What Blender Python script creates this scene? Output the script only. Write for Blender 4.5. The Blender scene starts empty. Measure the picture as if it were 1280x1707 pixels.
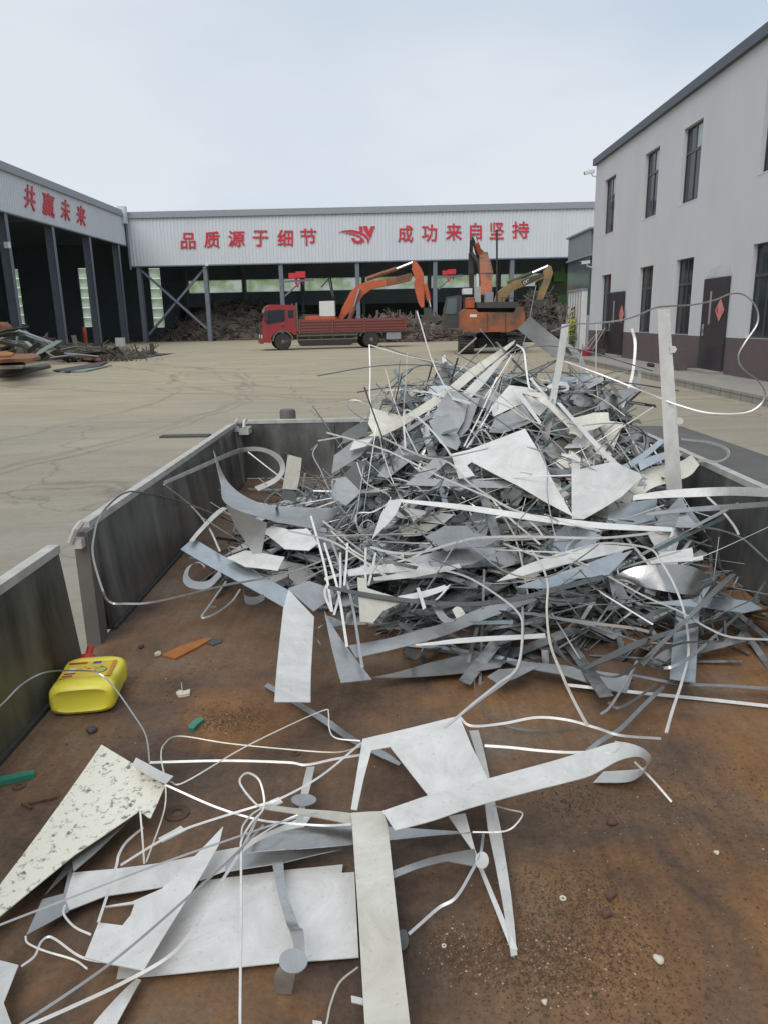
import bpy, bmesh, math, random
from mathutils import Vector, Matrix
random.seed(7)
R_ = math.radians
scn = bpy.context.scene
COL = scn.collection
# ------------------------------------------------------------------ camera
PITCH, YAW, ROLL = R_(14.6), R_(0.76), R_(-1.18)
CAMZ = 1.9
RM = Matrix.Rotation(YAW, 3, 'Z') @ Matrix.Rotation(math.pi/2 - PITCH, 3, 'X') @ Matrix.Rotation(ROLL, 3, 'Z')
cam = bpy.data.cameras.new('camera')
cam.sensor_fit = 'VERTICAL'; cam.sensor_height = 36; cam.lens = 36*1233/1707
cam.clip_start = 0.05; cam.clip_end = 2000
camo = bpy.data.objects.new('camera', cam); COL.objects.link(camo)
camo.matrix_world = Matrix.Translation((0, 0, CAMZ)) @ RM.to_4x4()
scn.camera = camo
# ------------------------------------------------------------------ sky and sun
SUN_EL, SUN_AZ = R_(50), R_(205)
w = bpy.data.worlds.new('World'); scn.world = w; w.use_nodes = True
nt = w.node_tree; nt.nodes.clear()
out = nt.nodes.new('ShaderNodeOutputWorld'); bg = nt.nodes.new('ShaderNodeBackground')
sky = nt.nodes.new('ShaderNodeTexSky'); sky.sky_type = 'NISHITA'; sky.sun_disc = False
sky.sun_elevation = SUN_EL; sky.sun_rotation = SUN_AZ; sky.dust_density = 3
tc = nt.nodes.new('ShaderNodeTexCoord')
mp = nt.nodes.new('ShaderNodeMapping'); mp.inputs['Scale'].default_value = (1.0, 1.0, 2.4); mp.inputs['Location'].default_value = (.35, .2, .1)
nz = nt.nodes.new('ShaderNodeTexNoise'); nz.inputs['Scale'].default_value = 1.5; nz.inputs['Detail'].default_value = 5; nz.inputs['Roughness'].default_value = .45
rp = nt.nodes.new('ShaderNodeValToRGB'); rp.color_ramp.elements[0].position = .38; rp.color_ramp.elements[1].position = .60
rp.color_ramp.elements[0].color = (5.5, 6.4, 7.4, 1); rp.color_ramp.elements[1].color = (7.3, 7.7, 8.2, 1)
mx = nt.nodes.new('ShaderNodeMix'); mx.data_type = 'RGBA'; mx.inputs['Factor'].default_value = .86
nt.links.new(tc.outputs['Generated'], mp.inputs['Vector']); nt.links.new(mp.outputs['Vector'], nz.inputs['Vector'])
nt.links.new(nz.outputs['Fac'], rp.inputs['Fac'])
nt.links.new(sky.outputs['Color'], mx.inputs['A']); nt.links.new(rp.outputs['Color'], mx.inputs['B'])
nt.links.new(mx.outputs['Result'], bg.inputs['Color']); bg.inputs['Strength'].default_value = .092
nt.links.new(bg.outputs['Background'], out.inputs['Surface'])
sl = bpy.data.lights.new('sun', 'SUN'); sl.energy = 1.5; sl.angle = R_(45); sl.color = (1, .97, .92)
so = bpy.data.objects.new('sun', sl); COL.objects.link(so)
sd = Vector((math.sin(SUN_AZ)*math.cos(SUN_EL), math.cos(SUN_AZ)*math.cos(SUN_EL), math.sin(SUN_EL)))
so.rotation_euler = sd.to_track_quat('Z', 'Y').to_euler()
scn.view_settings.view_transform = 'Standard'; scn.view_settings.look = 'None'
scn.view_settings.exposure = 0.28; scn.view_settings.gamma = 1
scn.cycles.max_bounces = 8

# ------------------------------------------------------------------ helpers
def ray(px, py): return RM @ Vector(((px-640)/1233, -(py-853.5)/1233, -1))
O3 = Vector((0, 0, CAMZ))
def onz(px, py, z): d = ray(px, py); return O3 + d*((z-CAMZ)/d.z)
def ony(px, py, y): d = ray(px, py); return O3 + d*(y/d.y)
def onx(px, py, x): d = ray(px, py); return O3 + d*(x/d.x)

MATS = {}
def mat(name, c1, c2=None, rough=.6, metal=0., scale=5., bump=0., bscale=30., rnd=0., stretch=(1, 1, 1), contrast=.25, spec=.5, rough2=None):
    if name in MATS: return MATS[name]
    m = bpy.data.materials.new(name); m.use_nodes = True; n = m.node_tree.nodes; L = m.node_tree.links
    b = n['Principled BSDF']; b.inputs['Metallic'].default_value = metal; b.inputs['Roughness'].default_value = rough
    b.inputs['Specular IOR Level'].default_value = spec
    t = n.new('ShaderNodeTexCoord'); mp = n.new('ShaderNodeMapping'); mp.inputs['Scale'].default_value = stretch
    L.new(t.outputs['Object'], mp.inputs['Vector'])
    c2 = c2 or tuple(x*.8 for x in c1)
    nz = n.new('ShaderNodeTexNoise'); nz.inputs['Scale'].default_value = scale; nz.inputs['Detail'].default_value = 7; nz.inputs['Roughness'].default_value = .62
    L.new(mp.outputs['Vector'], nz.inputs['Vector'])
    r = n.new('ShaderNodeValToRGB'); r.color_ramp.elements[0].position = .5-contrast; r.color_ramp.elements[1].position = .5+contrast
    r.color_ramp.elements[0].color = (*c1, 1); r.color_ramp.elements[1].color = (*c2, 1)
    L.new(nz.outputs['Fac'], r.inputs['Fac'])
    col = r.outputs['Color']
    if rnd:
        oi = n.new('ShaderNodeObjectInfo'); mr = n.new('ShaderNodeMapRange')
        mr.inputs['To Min'].default_value = 1-rnd; mr.inputs['To Max'].default_value = 1+rnd*.35
        L.new(oi.outputs['Random'], mr.inputs['Value'])
        h = n.new('ShaderNodeHueSaturation'); L.new(mr.outputs['Result'], h.inputs['Value']); L.new(col, h.inputs['Color']); col = h.outputs['Color']
    L.new(col, b.inputs['Base Color'])
    if rough2 is not None:
        mr2 = n.new('ShaderNodeMapRange'); mr2.inputs['From Min'].default_value = .3; mr2.inputs['From Max'].default_value = .7
        mr2.inputs['To Min'].default_value = rough; mr2.inputs['To Max'].default_value = rough2
        L.new(nz.outputs['Fac'], mr2.inputs['Value']); L.new(mr2.outputs['Result'], b.inputs['Roughness'])
    if bump:
        n2 = n.new('ShaderNodeTexNoise'); n2.inputs['Scale'].default_value = bscale; n2.inputs['Detail'].default_value = 5
        L.new(mp.outputs['Vector'], n2.inputs['Vector'])
        bp = n.new('ShaderNodeBump'); bp.inputs['Strength'].default_value = bump; bp.inputs['Distance'].default_value = .02
        L.new(n2.outputs['Fac'], bp.inputs['Height']); L.new(bp.outputs['Normal'], b.inputs['Normal'])
    MATS[name] = m
    return m

def tag(o, label=None, cat=None, group=None, kind=None):
    if label: o['label'] = label
    if cat: o['category'] = cat
    if group: o['group'] = group
    if kind: o['kind'] = kind
    return o
def empty(name, loc, label, cat, group=None, rz=0):
    o = bpy.data.objects.new(name, None); COL.objects.link(o); o.location = loc; o.rotation_euler = (0, 0, rz)
    o.empty_display_size = .2
    return tag(o, label, cat, group)
def link(name, me, m, parent=None, center=True, ang=35, smooth=True):
    """mesh data in world coordinates (or in the parent's local ones) -> object"""
    if m: me.materials.append(m)
    if smooth:
        for p in me.polygons: p.use_smooth = True
        try: me.set_sharp_from_angle(angle=R_(ang))
        except Exception: pass
    o = bpy.data.objects.new(name, me); COL.objects.link(o)
    if center and len(me.vertices):
        c = sum((v.co for v in me.vertices), Vector())/len(me.vertices)
        me.transform(Matrix.Translation(-c)); o.location = c
    if parent: o.parent = parent
    return o
class MB:
    def __init__(s): s.bm = bmesh.new()
    def box(s, a, b, bevel=0):
        x0, y0, z0 = a; x1, y1, z1 = b
        return s.hexa([(x0,y0,z0),(x1,y0,z0),(x1,y1,z0),(x0,y1,z0),(x0,y0,z1),(x1,y0,z1),(x1,y1,z1),(x0,y1,z1)])
    def hexa(s, p):
        v = [s.bm.verts.new(q) for q in p]
        for f in ((0,3,2,1),(4,5,6,7),(0,1,5,4),(1,2,6,5),(2,3,7,6),(3,0,4,7)): s.bm.faces.new([v[i] for i in f])
        return s
    def prism(s, pts, vec):
        vec = Vector(vec); a = [s.bm.verts.new(p) for p in pts]; b = [s.bm.verts.new(Vector(p)+vec) for p in pts]
        n = len(pts)
        s.bm.faces.new(a); s.bm.faces.new(b[::-1])
        for i in range(n): s.bm.faces.new([a[i], b[i], b[(i+1) % n], a[(i+1) % n]])
        return s
    def beam(s, a, b, w, h=None, up=(0, 0, 1)):
        a = Vector(a); b = Vector(b); h = h or w; t = (b-a).normalized(); u = Vector(up)
        if abs(t.dot(u)) > .98: u = Vector((0, 1, 0))
        x = t.cross(u).normalized(); y = x.cross(t).normalized()
        q = [(-1,-1),(1,-1),(1,1),(-1,1)]
        A = [a+x*(i*w/2)+y*(j*h/2) for i, j in q]; B = [b+x*(i*w/2)+y*(j*h/2) for i, j in q]
        return s.hexa(A+B)
    def tube(s, pts, r, n=8, cap=True):
        pts = [Vector(p) for p in pts]; rs = r if isinstance(r, (list, tuple)) else [r]*len(pts); rings = []
        t0 = (pts[1]-pts[0]).normalized(); u = Vector((0, 0, 1)) if abs(t0.z) < .9 else Vector((1, 0, 0))
        x = t0.cross(u).normalized()
        for i, p in enumerate(pts):
            t = (pts[min(i+1, len(pts)-1)]-pts[max(i-1, 0)]).normalized()
            x = (x - t*x.dot(t)).normalized(); y = t.cross(x)
            rings.append([s.bm.verts.new(p+x*(rs[i]*math.cos(2*math.pi*k/n))+y*(rs[i]*math.sin(2*math.pi*k/n))) for k in range(n)])
        for a, b in zip(rings, rings[1:]):
            for k in range(n): s.bm.faces.new([a[k], a[(k+1) % n], b[(k+1) % n], b[k]])
        if cap: s.bm.faces.new(rings[0][::-1]); s.bm.faces.new(rings[-1])
        return s
    def lathe(s, prof, c, axis='y', n=24):
        c = Vector(c); rings = []
        for (r, h) in prof:
            ring = []
            for k in range(n):
                a = 2*math.pi*k/n
                v = {'y': Vector((r*math.cos(a), h, r*math.sin(a))), 'z': Vector((r*math.cos(a), r*math.sin(a), h)), 'x': Vector((h, r*math.cos(a), r*math.sin(a)))}[axis]
                ring.append(s.bm.verts.new(c+v))
            rings.append(ring)
        for a, b in zip(rings, rings[1:]):
            for k in range(n): s.bm.faces.new([a[k], a[(k+1) % n], b[(k+1) % n], b[k]])
        s.bm.faces.new(rings[0][::-1]); s.bm.faces.new(rings[-1])
        return s
    def bevel(s, w, seg=2):
        bmesh.ops.bevel(s.bm, geom=[e for e in s.bm.edges if e.calc_face_angle(0) > .6], offset=w, segments=seg, affect='EDGES', profile=.6)
        return s
    def build(s, name, m, parent=None, ang=35, center=True, smooth=True):
        bmesh.ops.recalc_face_normals(s.bm, faces=s.bm.faces)
        me = bpy.data.meshes.new(name); s.bm.to_mesh(me); s.bm.free()
        return link(name, me, m, parent, center, ang, smooth)
def catmull(pts, k):
    pts = [Vector(p) for p in pts]
    if len(pts) < 3 or k < 2: return pts
    P = [2*pts[0]-pts[1]]+pts+[2*pts[-1]-pts[-2]]; o = []
    for i in range(1, len(P)-2):
        for j in range(k):
            t = j/k; a, b, c, d = P[i-1:i+3]
            o.append(.5*((2*b)+(c-a)*t+(2*a-5*b+4*c-d)*t*t+(3*b-a-3*c+d)*t**3))
    return o+[pts[-1]]

# ------------------------------------------------------------------ materials
M_ground = None
def ground_material():
    m = bpy.data.materials.new('dusty_concrete'); m.use_nodes = True; n = m.node_tree.nodes; L = m.node_tree.links
    b = n['Principled BSDF']; b.inputs['Roughness'].default_value = .85; b.inputs['Specular IOR Level'].default_value = .25
    t = n.new('ShaderNodeTexCoord')
    def noise(scale, st, det=6, rough=.6, dist=0):
        mp = n.new('ShaderNodeMapping'); mp.inputs['Scale'].default_value = st
        L.new(t.outputs['Object'], mp.inputs['Vector'])
        z = n.new('ShaderNodeTexNoise'); z.inputs['Scale'].default_value = scale; z.inputs['Detail'].default_value = det
        z.inputs['Roughness'].default_value = rough; z.inputs['Distortion'].default_value = dist
        L.new(mp.outputs['Vector'], z.inputs['Vector']); return z.outputs['Fac']
    def ramp(f, p0, p1, c0, c1):
        r = n.new('ShaderNodeValToRGB'); r.color_ramp.elements[0].position = p0; r.color_ramp.elements[1].position = p1
        r.color_ramp.elements[0].color = (*c0, 1); r.color_ramp.elements[1].color = (*c1, 1); L.new(f, r.inputs['Fac']); return r.outputs['Color']
    def mix(f, a, c, blend='MIX'):
        x = n.new('ShaderNodeMix'); x.data_type = 'RGBA'; x.blend_type = blend
        if isinstance(f, float): x.inputs['Factor'].default_value = f
        else: L.new(f, x.inputs['Factor'])
        L.new(a, x.inputs['A']); L.new(c, x.inputs['B']); return x.outputs['Result']
    base = ramp(noise(.12, (1, 1, 1)), .35, .65, (.29, .275, .235), (.33, .295, .235))
    streak = ramp(noise(.8, (.3, 1.0, 1), 9, .7, 1.2), .3, .7, (.78, .77, .76), (1.1, 1.1, 1.08))
    sep = n.new('ShaderNodeSeparateXYZ'); L.new(t.outputs['Object'], sep.inputs['Vector'])
    gy = n.new('ShaderNodeMapRange'); gy.inputs['From Min'].default_value = 6; gy.inputs['From Max'].default_value = 24; L.new(sep.outputs['Y'], gy.inputs['Value'])
    ga = n.new('ShaderNodeMath'); ga.operation = 'MULTIPLY_ADD'; L.new(noise(.16, (.7, 1, 1), 6, .6, .6), ga.inputs[0]); ga.inputs[1].default_value = 1.4; ga.inputs[2].default_value = -.75
    gb = n.new('ShaderNodeMath'); gb.operation = 'ADD'; gb.use_clamp = True; L.new(gy.outputs['Result'], gb.inputs[0]); L.new(ga.outputs[0], gb.inputs[1])
    sandy = n.new('ShaderNodeRGB'); sandy.outputs[0].default_value = (.395, .345, .25, 1)
    base = mix(gb.outputs[0], base, sandy.outputs[0])
    col = mix(.85, base, streak, 'MULTIPLY')
    vo = n.new('ShaderNodeTexVoronoi'); vo.feature = 'DISTANCE_TO_EDGE'; vo.inputs['Scale'].default_value = .16
    wv = n.new('ShaderNodeVectorMath'); wv.operation = 'MULTIPLY_ADD'; nn = n.new('ShaderNodeTexNoise'); nn.inputs['Scale'].default_value = .6; nn.inputs['Detail'].default_value = 6
    L.new(t.outputs['Object'], nn.inputs['Vector']); L.new(nn.outputs['Color'], wv.inputs[0]); wv.inputs[1].default_value = (2.4, 2.4, 0); L.new(t.outputs['Object'], wv.inputs[2]); L.new(wv.outputs[0], vo.inputs['Vector'])
    crk = ramp(vo.outputs['Distance'], .001, .0045, (.62, .6, .57), (1, 1, 1)); col = mix(.75, col, crk, 'MULTIPLY')
    fine = ramp(noise(9, (1, 1, 1), 8, .7), .3, .75, (.82, .82, .83), (1.08, 1.07, 1.05))
    col = mix(.7, col, fine, 'MULTIPLY')
    brk = noise(.35, (1, 1, 1), 4)
    def mth(op, a, bb=None):
        x = n.new('ShaderNodeMath'); x.operation = op
        for i, q in enumerate((a, bb)):
            if q is None: continue
            if isinstance(q, (int, float)): x.inputs[i].default_value = q
            else: L.new(q, x.inputs[i])
        return x.outputs[0]
    wob = mth('MULTIPLY', noise(.25, (1, 1, 1), 2), 1.6)
    for cx, cy, rad, wd in ((2, 44, 15, .1), (2, 44, 15.35, .07), (2, 44, 17.1, .1), (-14, 52, 27, .12), (-14, 52, 29.2, .09), (5, 30, 11.5, .07), (5, 30, 13.3, .1), (-30, 18, 24, .08), (-30, 18, 26, .1), (-30, 18, 26.3, .05), (10, 60, 40, .12), (10, 60, 42.2, .1)):
        dx = mth('SUBTRACT', sep.outputs['X'], cx); dy = mth('SUBTRACT', sep.outputs['Y'], cy)
        d = mth('SQRT', mth('ADD', mth('MULTIPLY', dx, dx), mth('MULTIPLY', dy, dy)))
        d = mth('ABSOLUTE', mth('SUBTRACT', mth('ADD', d, wob), rad+.8))
        ring = mth('MULTIPLY', mth('LESS_THAN', d, wd), mth('MULTIPLY', mth('POWER', brk, 2.4), 1.25))
        dark = n.new('ShaderNodeRGB'); dark.outputs[0].default_value = (.15, .125, .095, 1)
        col = mix(ring, col, dark.outputs[0])
    # dark dirt near the sheds
    L.new(col, b.inputs['Base Color'])
    bp = n.new('ShaderNodeBump'); bp.inputs['Strength'].default_value = .35; bp.inputs['Distance'].default_value = .03
    L.new(noise(6, (1, 1, 1), 8, .7), bp.inputs['Height']); L.new(bp.outputs['Normal'], b.inputs['Normal'])
    return m
def rust_material():
    m = bpy.data.materials.new('rusty_bed_steel'); m.use_nodes = True; n = m.node_tree.nodes; L = m.node_tree.links
    b = n['Principled BSDF']; b.inputs['Specular IOR Level'].default_value = .3
    t = n.new('ShaderNodeTexCoord')
    def noise(scale, det=8, rough=.65, dist=0, st=(1, 1, 1), loc=(0, 0, 0)):
        mp = n.new('ShaderNodeMapping'); mp.inputs['Scale'].default_value = st; mp.inputs['Location'].default_value = loc
        L.new(t.outputs['Object'], mp.inputs['Vector'])
        z = n.new('ShaderNodeTexNoise'); z.inputs['Scale'].default_value = scale; z.inputs['Detail'].default_value = det
        z.inputs['Roughness'].default_value = rough; z.inputs['Distortion'].default_value = dist
        L.new(mp.outputs['Vector'], z.inputs['Vector']); return z.outputs['Fac']
    def ramp(f, els):
        r = n.new('ShaderNodeValToRGB'); e = r.color_ramp.elements
        while len(e) < len(els): e.new(.5)
        for k, (p, c) in enumerate(els): e[k].position = p; e[k].color = (*c, 1)
        L.new(f, r.inputs['Fac']); return r.outputs['Color']
    def mix(f, a, c, blend='MIX'):
        x = n.new('ShaderNodeMix'); x.data_type = 'RGBA'; x.blend_type = blend
        if isinstance(f, float): x.inputs['Factor'].default_value = f
        else: L.new(f, x.inputs['Factor'])
        L.new(a, x.inputs['A']); L.new(c, x.inputs['B']); return x.outputs['Result']
    base = ramp(noise(2.2, dist=.4), [(.32, (.05, .036, .03)), (.45, (.125, .082, .056)), (.56, (.19, .115, .066)), (.7, (.20, .165, .13))])
    orange = ramp(noise(5, dist=.5, loc=(3, 1, 0)), [(.35, (.175, .085, .034)), (.7, (.31, .155, .055))])
    # more orange towards the right-hand side of the bed, and in one scraped spot
    sep = n.new('ShaderNodeSeparateXYZ'); L.new(t.outputs['Object'], sep.inputs['Vector'])
    g = n.new('ShaderNodeMapRange'); g.inputs['From Min'].default_value = -.7; g.inputs['From Max'].default_value = 1.1; g.inputs['To Min'].default_value = -.10; g.inputs['To Max'].default_value = .075
    L.new(sep.outputs['X'], g.inputs['Value'])
    a = n.new('ShaderNodeMath'); a.operation = 'ADD'; L.new(noise(1.7, dist=.8, loc=(7, 2, 0)), a.inputs[0]); L.new(g.outputs['Result'], a.inputs[1])
    vd = n.new('ShaderNodeVectorMath'); vd.operation = 'DISTANCE'; L.new(t.outputs['Object'], vd.inputs[0]); vd.inputs[1].default_value = SPOT
    sp = n.new('ShaderNodeMapRange'); sp.inputs['From Min'].default_value = 0; sp.inputs['From Max'].default_value = .26; sp.inputs['To Min'].default_value = .26; sp.inputs['To Max'].default_value = 0
    L.new(vd.outputs['Value'], sp.inputs['Value'])
    a2 = n.new('ShaderNodeMath'); a2.operation = 'ADD'; L.new(a.outputs[0], a2.inputs[0]); L.new(sp.outputs['Result'], a2.inputs[1])
    f = ramp(a2.outputs[0], [(.47, (0, 0, 0)), (.63, (.8, .8, .8))])
    col = mix(f, base, orange)
    scr = ramp(noise(3, 5, .6, 0, (14, 1.2, 1)), [(.36, (.6, .58, .56)), (.6, (1, 1, 1))])
    col = mix(.35, col, scr, 'MULTIPLY')
    fine = ramp(noise(95, 8, .78), [(.34, (.42, .4, .38)), (.52, (1, 1, 1)), (.72, (1.4, 1.36, 1.32))])
    col = mix(.5, col, fine, 'MULTIPLY')
    L.new(col, b.inputs['Base Color'])
    rr = ramp(noise(2.5, loc=(1, 5, 0)), [(.35, (.42, .42, .42)), (.65, (.8, .8, .8))]); L.new(rr, b.inputs['Roughness'])
    bp = n.new('ShaderNodeBump'); bp.inputs['Strength'].default_value = .5; bp.inputs['Distance'].default_value = .006
    L.new(noise(90, 9, .75), bp.inputs['Height']); L.new(bp.outputs['Normal'], b.inputs['Normal'])
    return m
SPOT = onz(390, 1205, .9)-Vector((.185, 1.935, .875))
M_ground = ground_material(); M_rust = rust_material()
M_fascia = mat('fascia_sheet', (.62, .655, .69), (.56, .595, .63), rough=.5, scale=.4, stretch=(1, 1, .15), spec=.3)
M_trim = mat('grey_trim', (.30, .32, .35), rough=.5)
M_steelcol = mat('painted_steel_column', (.17, .20, .235), (.12, .14, .17), rough=.55, scale=1.5)
M_inner = mat('shed_inner_wall', (.32, .38, .45), (.26, .31, .35), rough=.8, scale=.3)  # light bluish tone stands in for haze and lifted shade indoors
M_red = mat('sign_red', (.58, .03, .05), (.50, .03, .045), rough=.5)
M_plaster = mat('white_plaster', (.60, .61, .63), (.53, .54, .56), rough=.85, scale=.7, bump=.15, bscale=14, stretch=(1, 1, .4), contrast=.3)
M_wains = mat('brown_wainscot', (.135, .10, .098), (.105, .08, .08), rough=.6, scale=2)
M_eave = mat('dark_eave', (.075, .09, .115), (.06, .07, .09), rough=.5)
M_frame = mat('dark_window_frame', (.06, .06, .065), rough=.4)
M_door = mat('dark_door_steel', (.035, .033, .042), (.025, .024, .03), rough=.35, scale=1)
M_pave = mat('pavement_concrete', (.32, .30, .265), (.25, .235, .21), rough=.85, scale=2, bump=.2)
M_paper = mat('faded_red_paper', (.62, .30, .26), (.50, .16, .15), rough=.7, scale=2)
M_white = mat('white_paint', (.72, .72, .70), (.62, .62, .6), rough=.5)
M_black = mat('black_rubber', (.025, .024, .023), (.05, .045, .04), rough=.8, scale=3)
M_chrome = mat('bright_rod', (.75, .75, .75), rough=.2, metal=1)
M_dark = mat('dark_machinery', (.045, .048, .05), (.075, .07, .062), rough=.7, scale=2)
M_orange = mat('orange_paint', (.56, .125, .045), (.40, .085, .04), rough=.5, scale=1.2, contrast=.2)
M_orangedirty = mat('dirty_orange_paint', (.40, .11, .04), (.11, .075, .055), rough=.7, scale=1.1, contrast=.13)
M_yellow = mat('worn_yellow_paint', (.36, .24, .09), (.15, .11, .065), rough=.6, scale=1.5, contrast=.2)
M_truckred = mat('truck_red_paint', (.33, .035, .04), (.24, .03, .034), rough=.35, scale=.8)
M_bedred = mat('dusty_red_board', (.25, .065, .06), (.18, .07, .06), rough=.7, scale=1.5)
M_green = mat('machine_green', (.07, .20, .045), (.045, .13, .04), rough=.6, scale=.8)
M_rustplate = mat('rust_plate', (.28, .12, .05), (.17, .085, .05), rough=.8, scale=1.5)
M_glass = bpy.data.materials.new('window_glass'); M_glass.use_nodes = True
_b = M_glass.node_tree.nodes['Principled BSDF']; _b.inputs['Base Color'].default_value = (.03, .04, .05, 1); _b.inputs['Roughness'].default_value = .06; _b.inputs['Specular IOR Level'].default_value = .22
M_trans = bpy.data.materials.new('translucent_sheet'); M_trans.use_nodes = True
_n = M_trans.node_tree.nodes; _l = M_trans.node_tree.links; _t = _n.new('ShaderNodeBsdfTranslucent'); _t.inputs['Color'].default_value = (.92, .95, .88, 1)
_d = _n.new('ShaderNodeBsdfDiffuse'); _d.inputs['Color'].default_value = (.5, .55, .5, 1); _m = _n.new('ShaderNodeMixShader'); _m.inputs[0].default_value = .06; _b.inputs['Specular IOR Level'].default_value = .22
_l.new(_t.outputs[0], _m.inputs[1]); _l.new(_d.outputs[0], _m.inputs[2]); _l.new(_m.outputs[0], _n['Material Output'].inputs['Surface'])
_tc = _n.new('ShaderNodeTexCoord'); _nz = _n.new('ShaderNodeTexNoise'); _nz.inputs['Scale'].default_value = .5; _nz.inputs['Detail'].default_value = 5
_rr = _n.new('ShaderNodeValToRGB'); _rr.color_ramp.elements[0].position = .35; _rr.color_ramp.elements[1].position = .6; _rr.color_ramp.elements[0].color = (.55, .68, .42, 1); _rr.color_ramp.elements[1].color = (.92, .95, .9, 1)
_l.new(_tc.outputs['Object'], _nz.inputs['Vector']); _l.new(_nz.outputs['Fac'], _rr.inputs['Fac']); _l.new(_rr.outputs['Color'], _t.inputs['Color'])
# ================================================================== the setting
def plane(name, pts, m, z=None):
    me = bpy.data.meshes.new(name); me.from_pydata([tuple(p) for p in pts], [], [tuple(range(len(pts)))])
    o = bpy.data.objects.new(name, me); me.materials.append(m); COL.objects.link(o); return tag(o, kind='structure')
plane('ground', [(-500, -200, 0), (500, -200, 0), (500, 700, 0), (-500, 700, 0)], M_ground)
M_slab = mat('dark_weighbridge_steel', (.085, .085, .085), (.13, .125, .115), rough=.7, scale=1.2, contrast=.2)
q0, q1 = onz(1135, 711, 0), onz(1280, 761, 0)
dx = (q1-q0)/(q1.y-q0.y)
plane('dark_paving_strip', [q0+dx*(1.0-q0.y)-Vector((0, 0, 0))+Vector((0, 0, .004)), q0+Vector((0, 0, .004)), Vector((1.6, q0.y+.8, .004)), Vector((1.6, 1.0, .004))], M_slab)
# pavement along the office building
mb = MB(); mb.box((7.7, 4, -.1), (9.45, 36.5, .2)); mb.bevel(.02, 1)
tag(mb.build('pavement', M_pave), kind='structure')
M_joint = mat('dark_joint', (.17, .16, .14), rough=.9)
mb = MB()
for k in range(60): mb.box((7.694, 4.3+k*.53, .0), (7.70, 4.315+k*.53, .19))
mb.box((7.693, 4, .125), (7.701, 36.4, .14))
tag(mb.build('pavement_kerb', M_joint), kind='structure')

# ---------------------------------------------------------------- office building on the right
WX = 9.4
ob = empty('office_building', (WX, 20, 0), 'two storey grey plastered office building with brown base on the right', 'building')
def lbuild(mb, name, m, parent, root, ang=35):
    o = mb.build(name, m, None, ang, smooth=False); o.parent = parent
    base = root.location
    o.location = o.location - base if parent is root else o.location - base - (parent.location)
    return o
def wallgrid(x, ys, zs, holes, thick):
    """a wall of boxes between the opening edges"""
    mb = MB()
    for i in range(len(ys)-1):
        z0 = None
        for j in range(len(zs)-1):
            yc, zc = (ys[i]+ys[i+1])/2, (zs[j]+zs[j+1])/2
            hole = any(a < yc < b and c < zc < d for a, b, c, d in holes)
            if not hole and z0 is None: z0 = zs[j]
            if z0 is not None and (hole or j == len(zs)-2):
                z1 = zs[j] if hole else zs[j+1]
                mb.box((x, ys[i], z0), (x+thick, ys[i+1], z1)); z0 = None
    bmesh.ops.remove_doubles(mb.bm, verts=mb.bm.verts, dist=.0005)
    seen = {}; mb.bm.verts.index_update()
    for f in list(mb.bm.faces):
        k = tuple(sorted(v.index for v in f.verts))
        seen.setdefault(k, []).append(f)
    dead = [f for fs in seen.values() if len(fs) > 1 for f in fs]
    bmesh.ops.delete(mb.bm, geom=dead, context='FACES_ONLY')
    return mb
UP = [(33.1, 34.7), (27.95, 29.45), (24.28, 25.78), (18.95, 20.42), (14.6, 16.1), (10.2, 11.7), (6, 7.5)]
GR = [(33.0, 34.45), (27.8, 29.28), (24.15, 25.58), (18.8, 20.3), (14.5, 16.0), (10.2, 11.7), (6, 7.5)]
ZU, ZG = (5.28, 7.52), (1.23, 3.58)
holes = [(a, b, *ZU) for a, b in UP]+[(a, b, *ZG) for a, b in GR]
ys = sorted({2.0, 36.25}|{v for p in UP+GR for v in p}); zs = [0, 1.23, 3.58, 5.28, 7.52, 8.5]
wb = wallgrid(WX, ys, zs, holes, .28)
wb.box((WX+.28, 2.0, 0), (18, 2.2, 8.5)); wb.box((WX+.28, 36.05, 0), (18, 36.25, 8.5)); wb.box((17.8, 2.2, 0), (18, 36.05, 8.5))
lbuild(wb, 'wall', M_plaster, ob, ob)
mb = MB(); mb.box((WX-.012, 2, 0), (WX, 23.35, 1.215)) ; lbuild(mb, 'wainscot', M_wains, ob, ob)
mb = MB(); mb.box((WX-.012, 23.35, 0), (WX, 36.25, 1.215)); lbuild(mb, 'wainscot', M_wains, ob, ob)
mb = MB(); mb.box((WX-.14, 1.7, 8.42), (18.3, 36.42, 8.70)); lbuild(mb, 'roof_edge', M_eave, ob, ob)
M_skypane = mat('pale_sky_pane', (.33, .36, .39), (.28, .31, .34), rough=.15, scale=1)  # pale glass: sky reflection put into the colour of the upper panes
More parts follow.
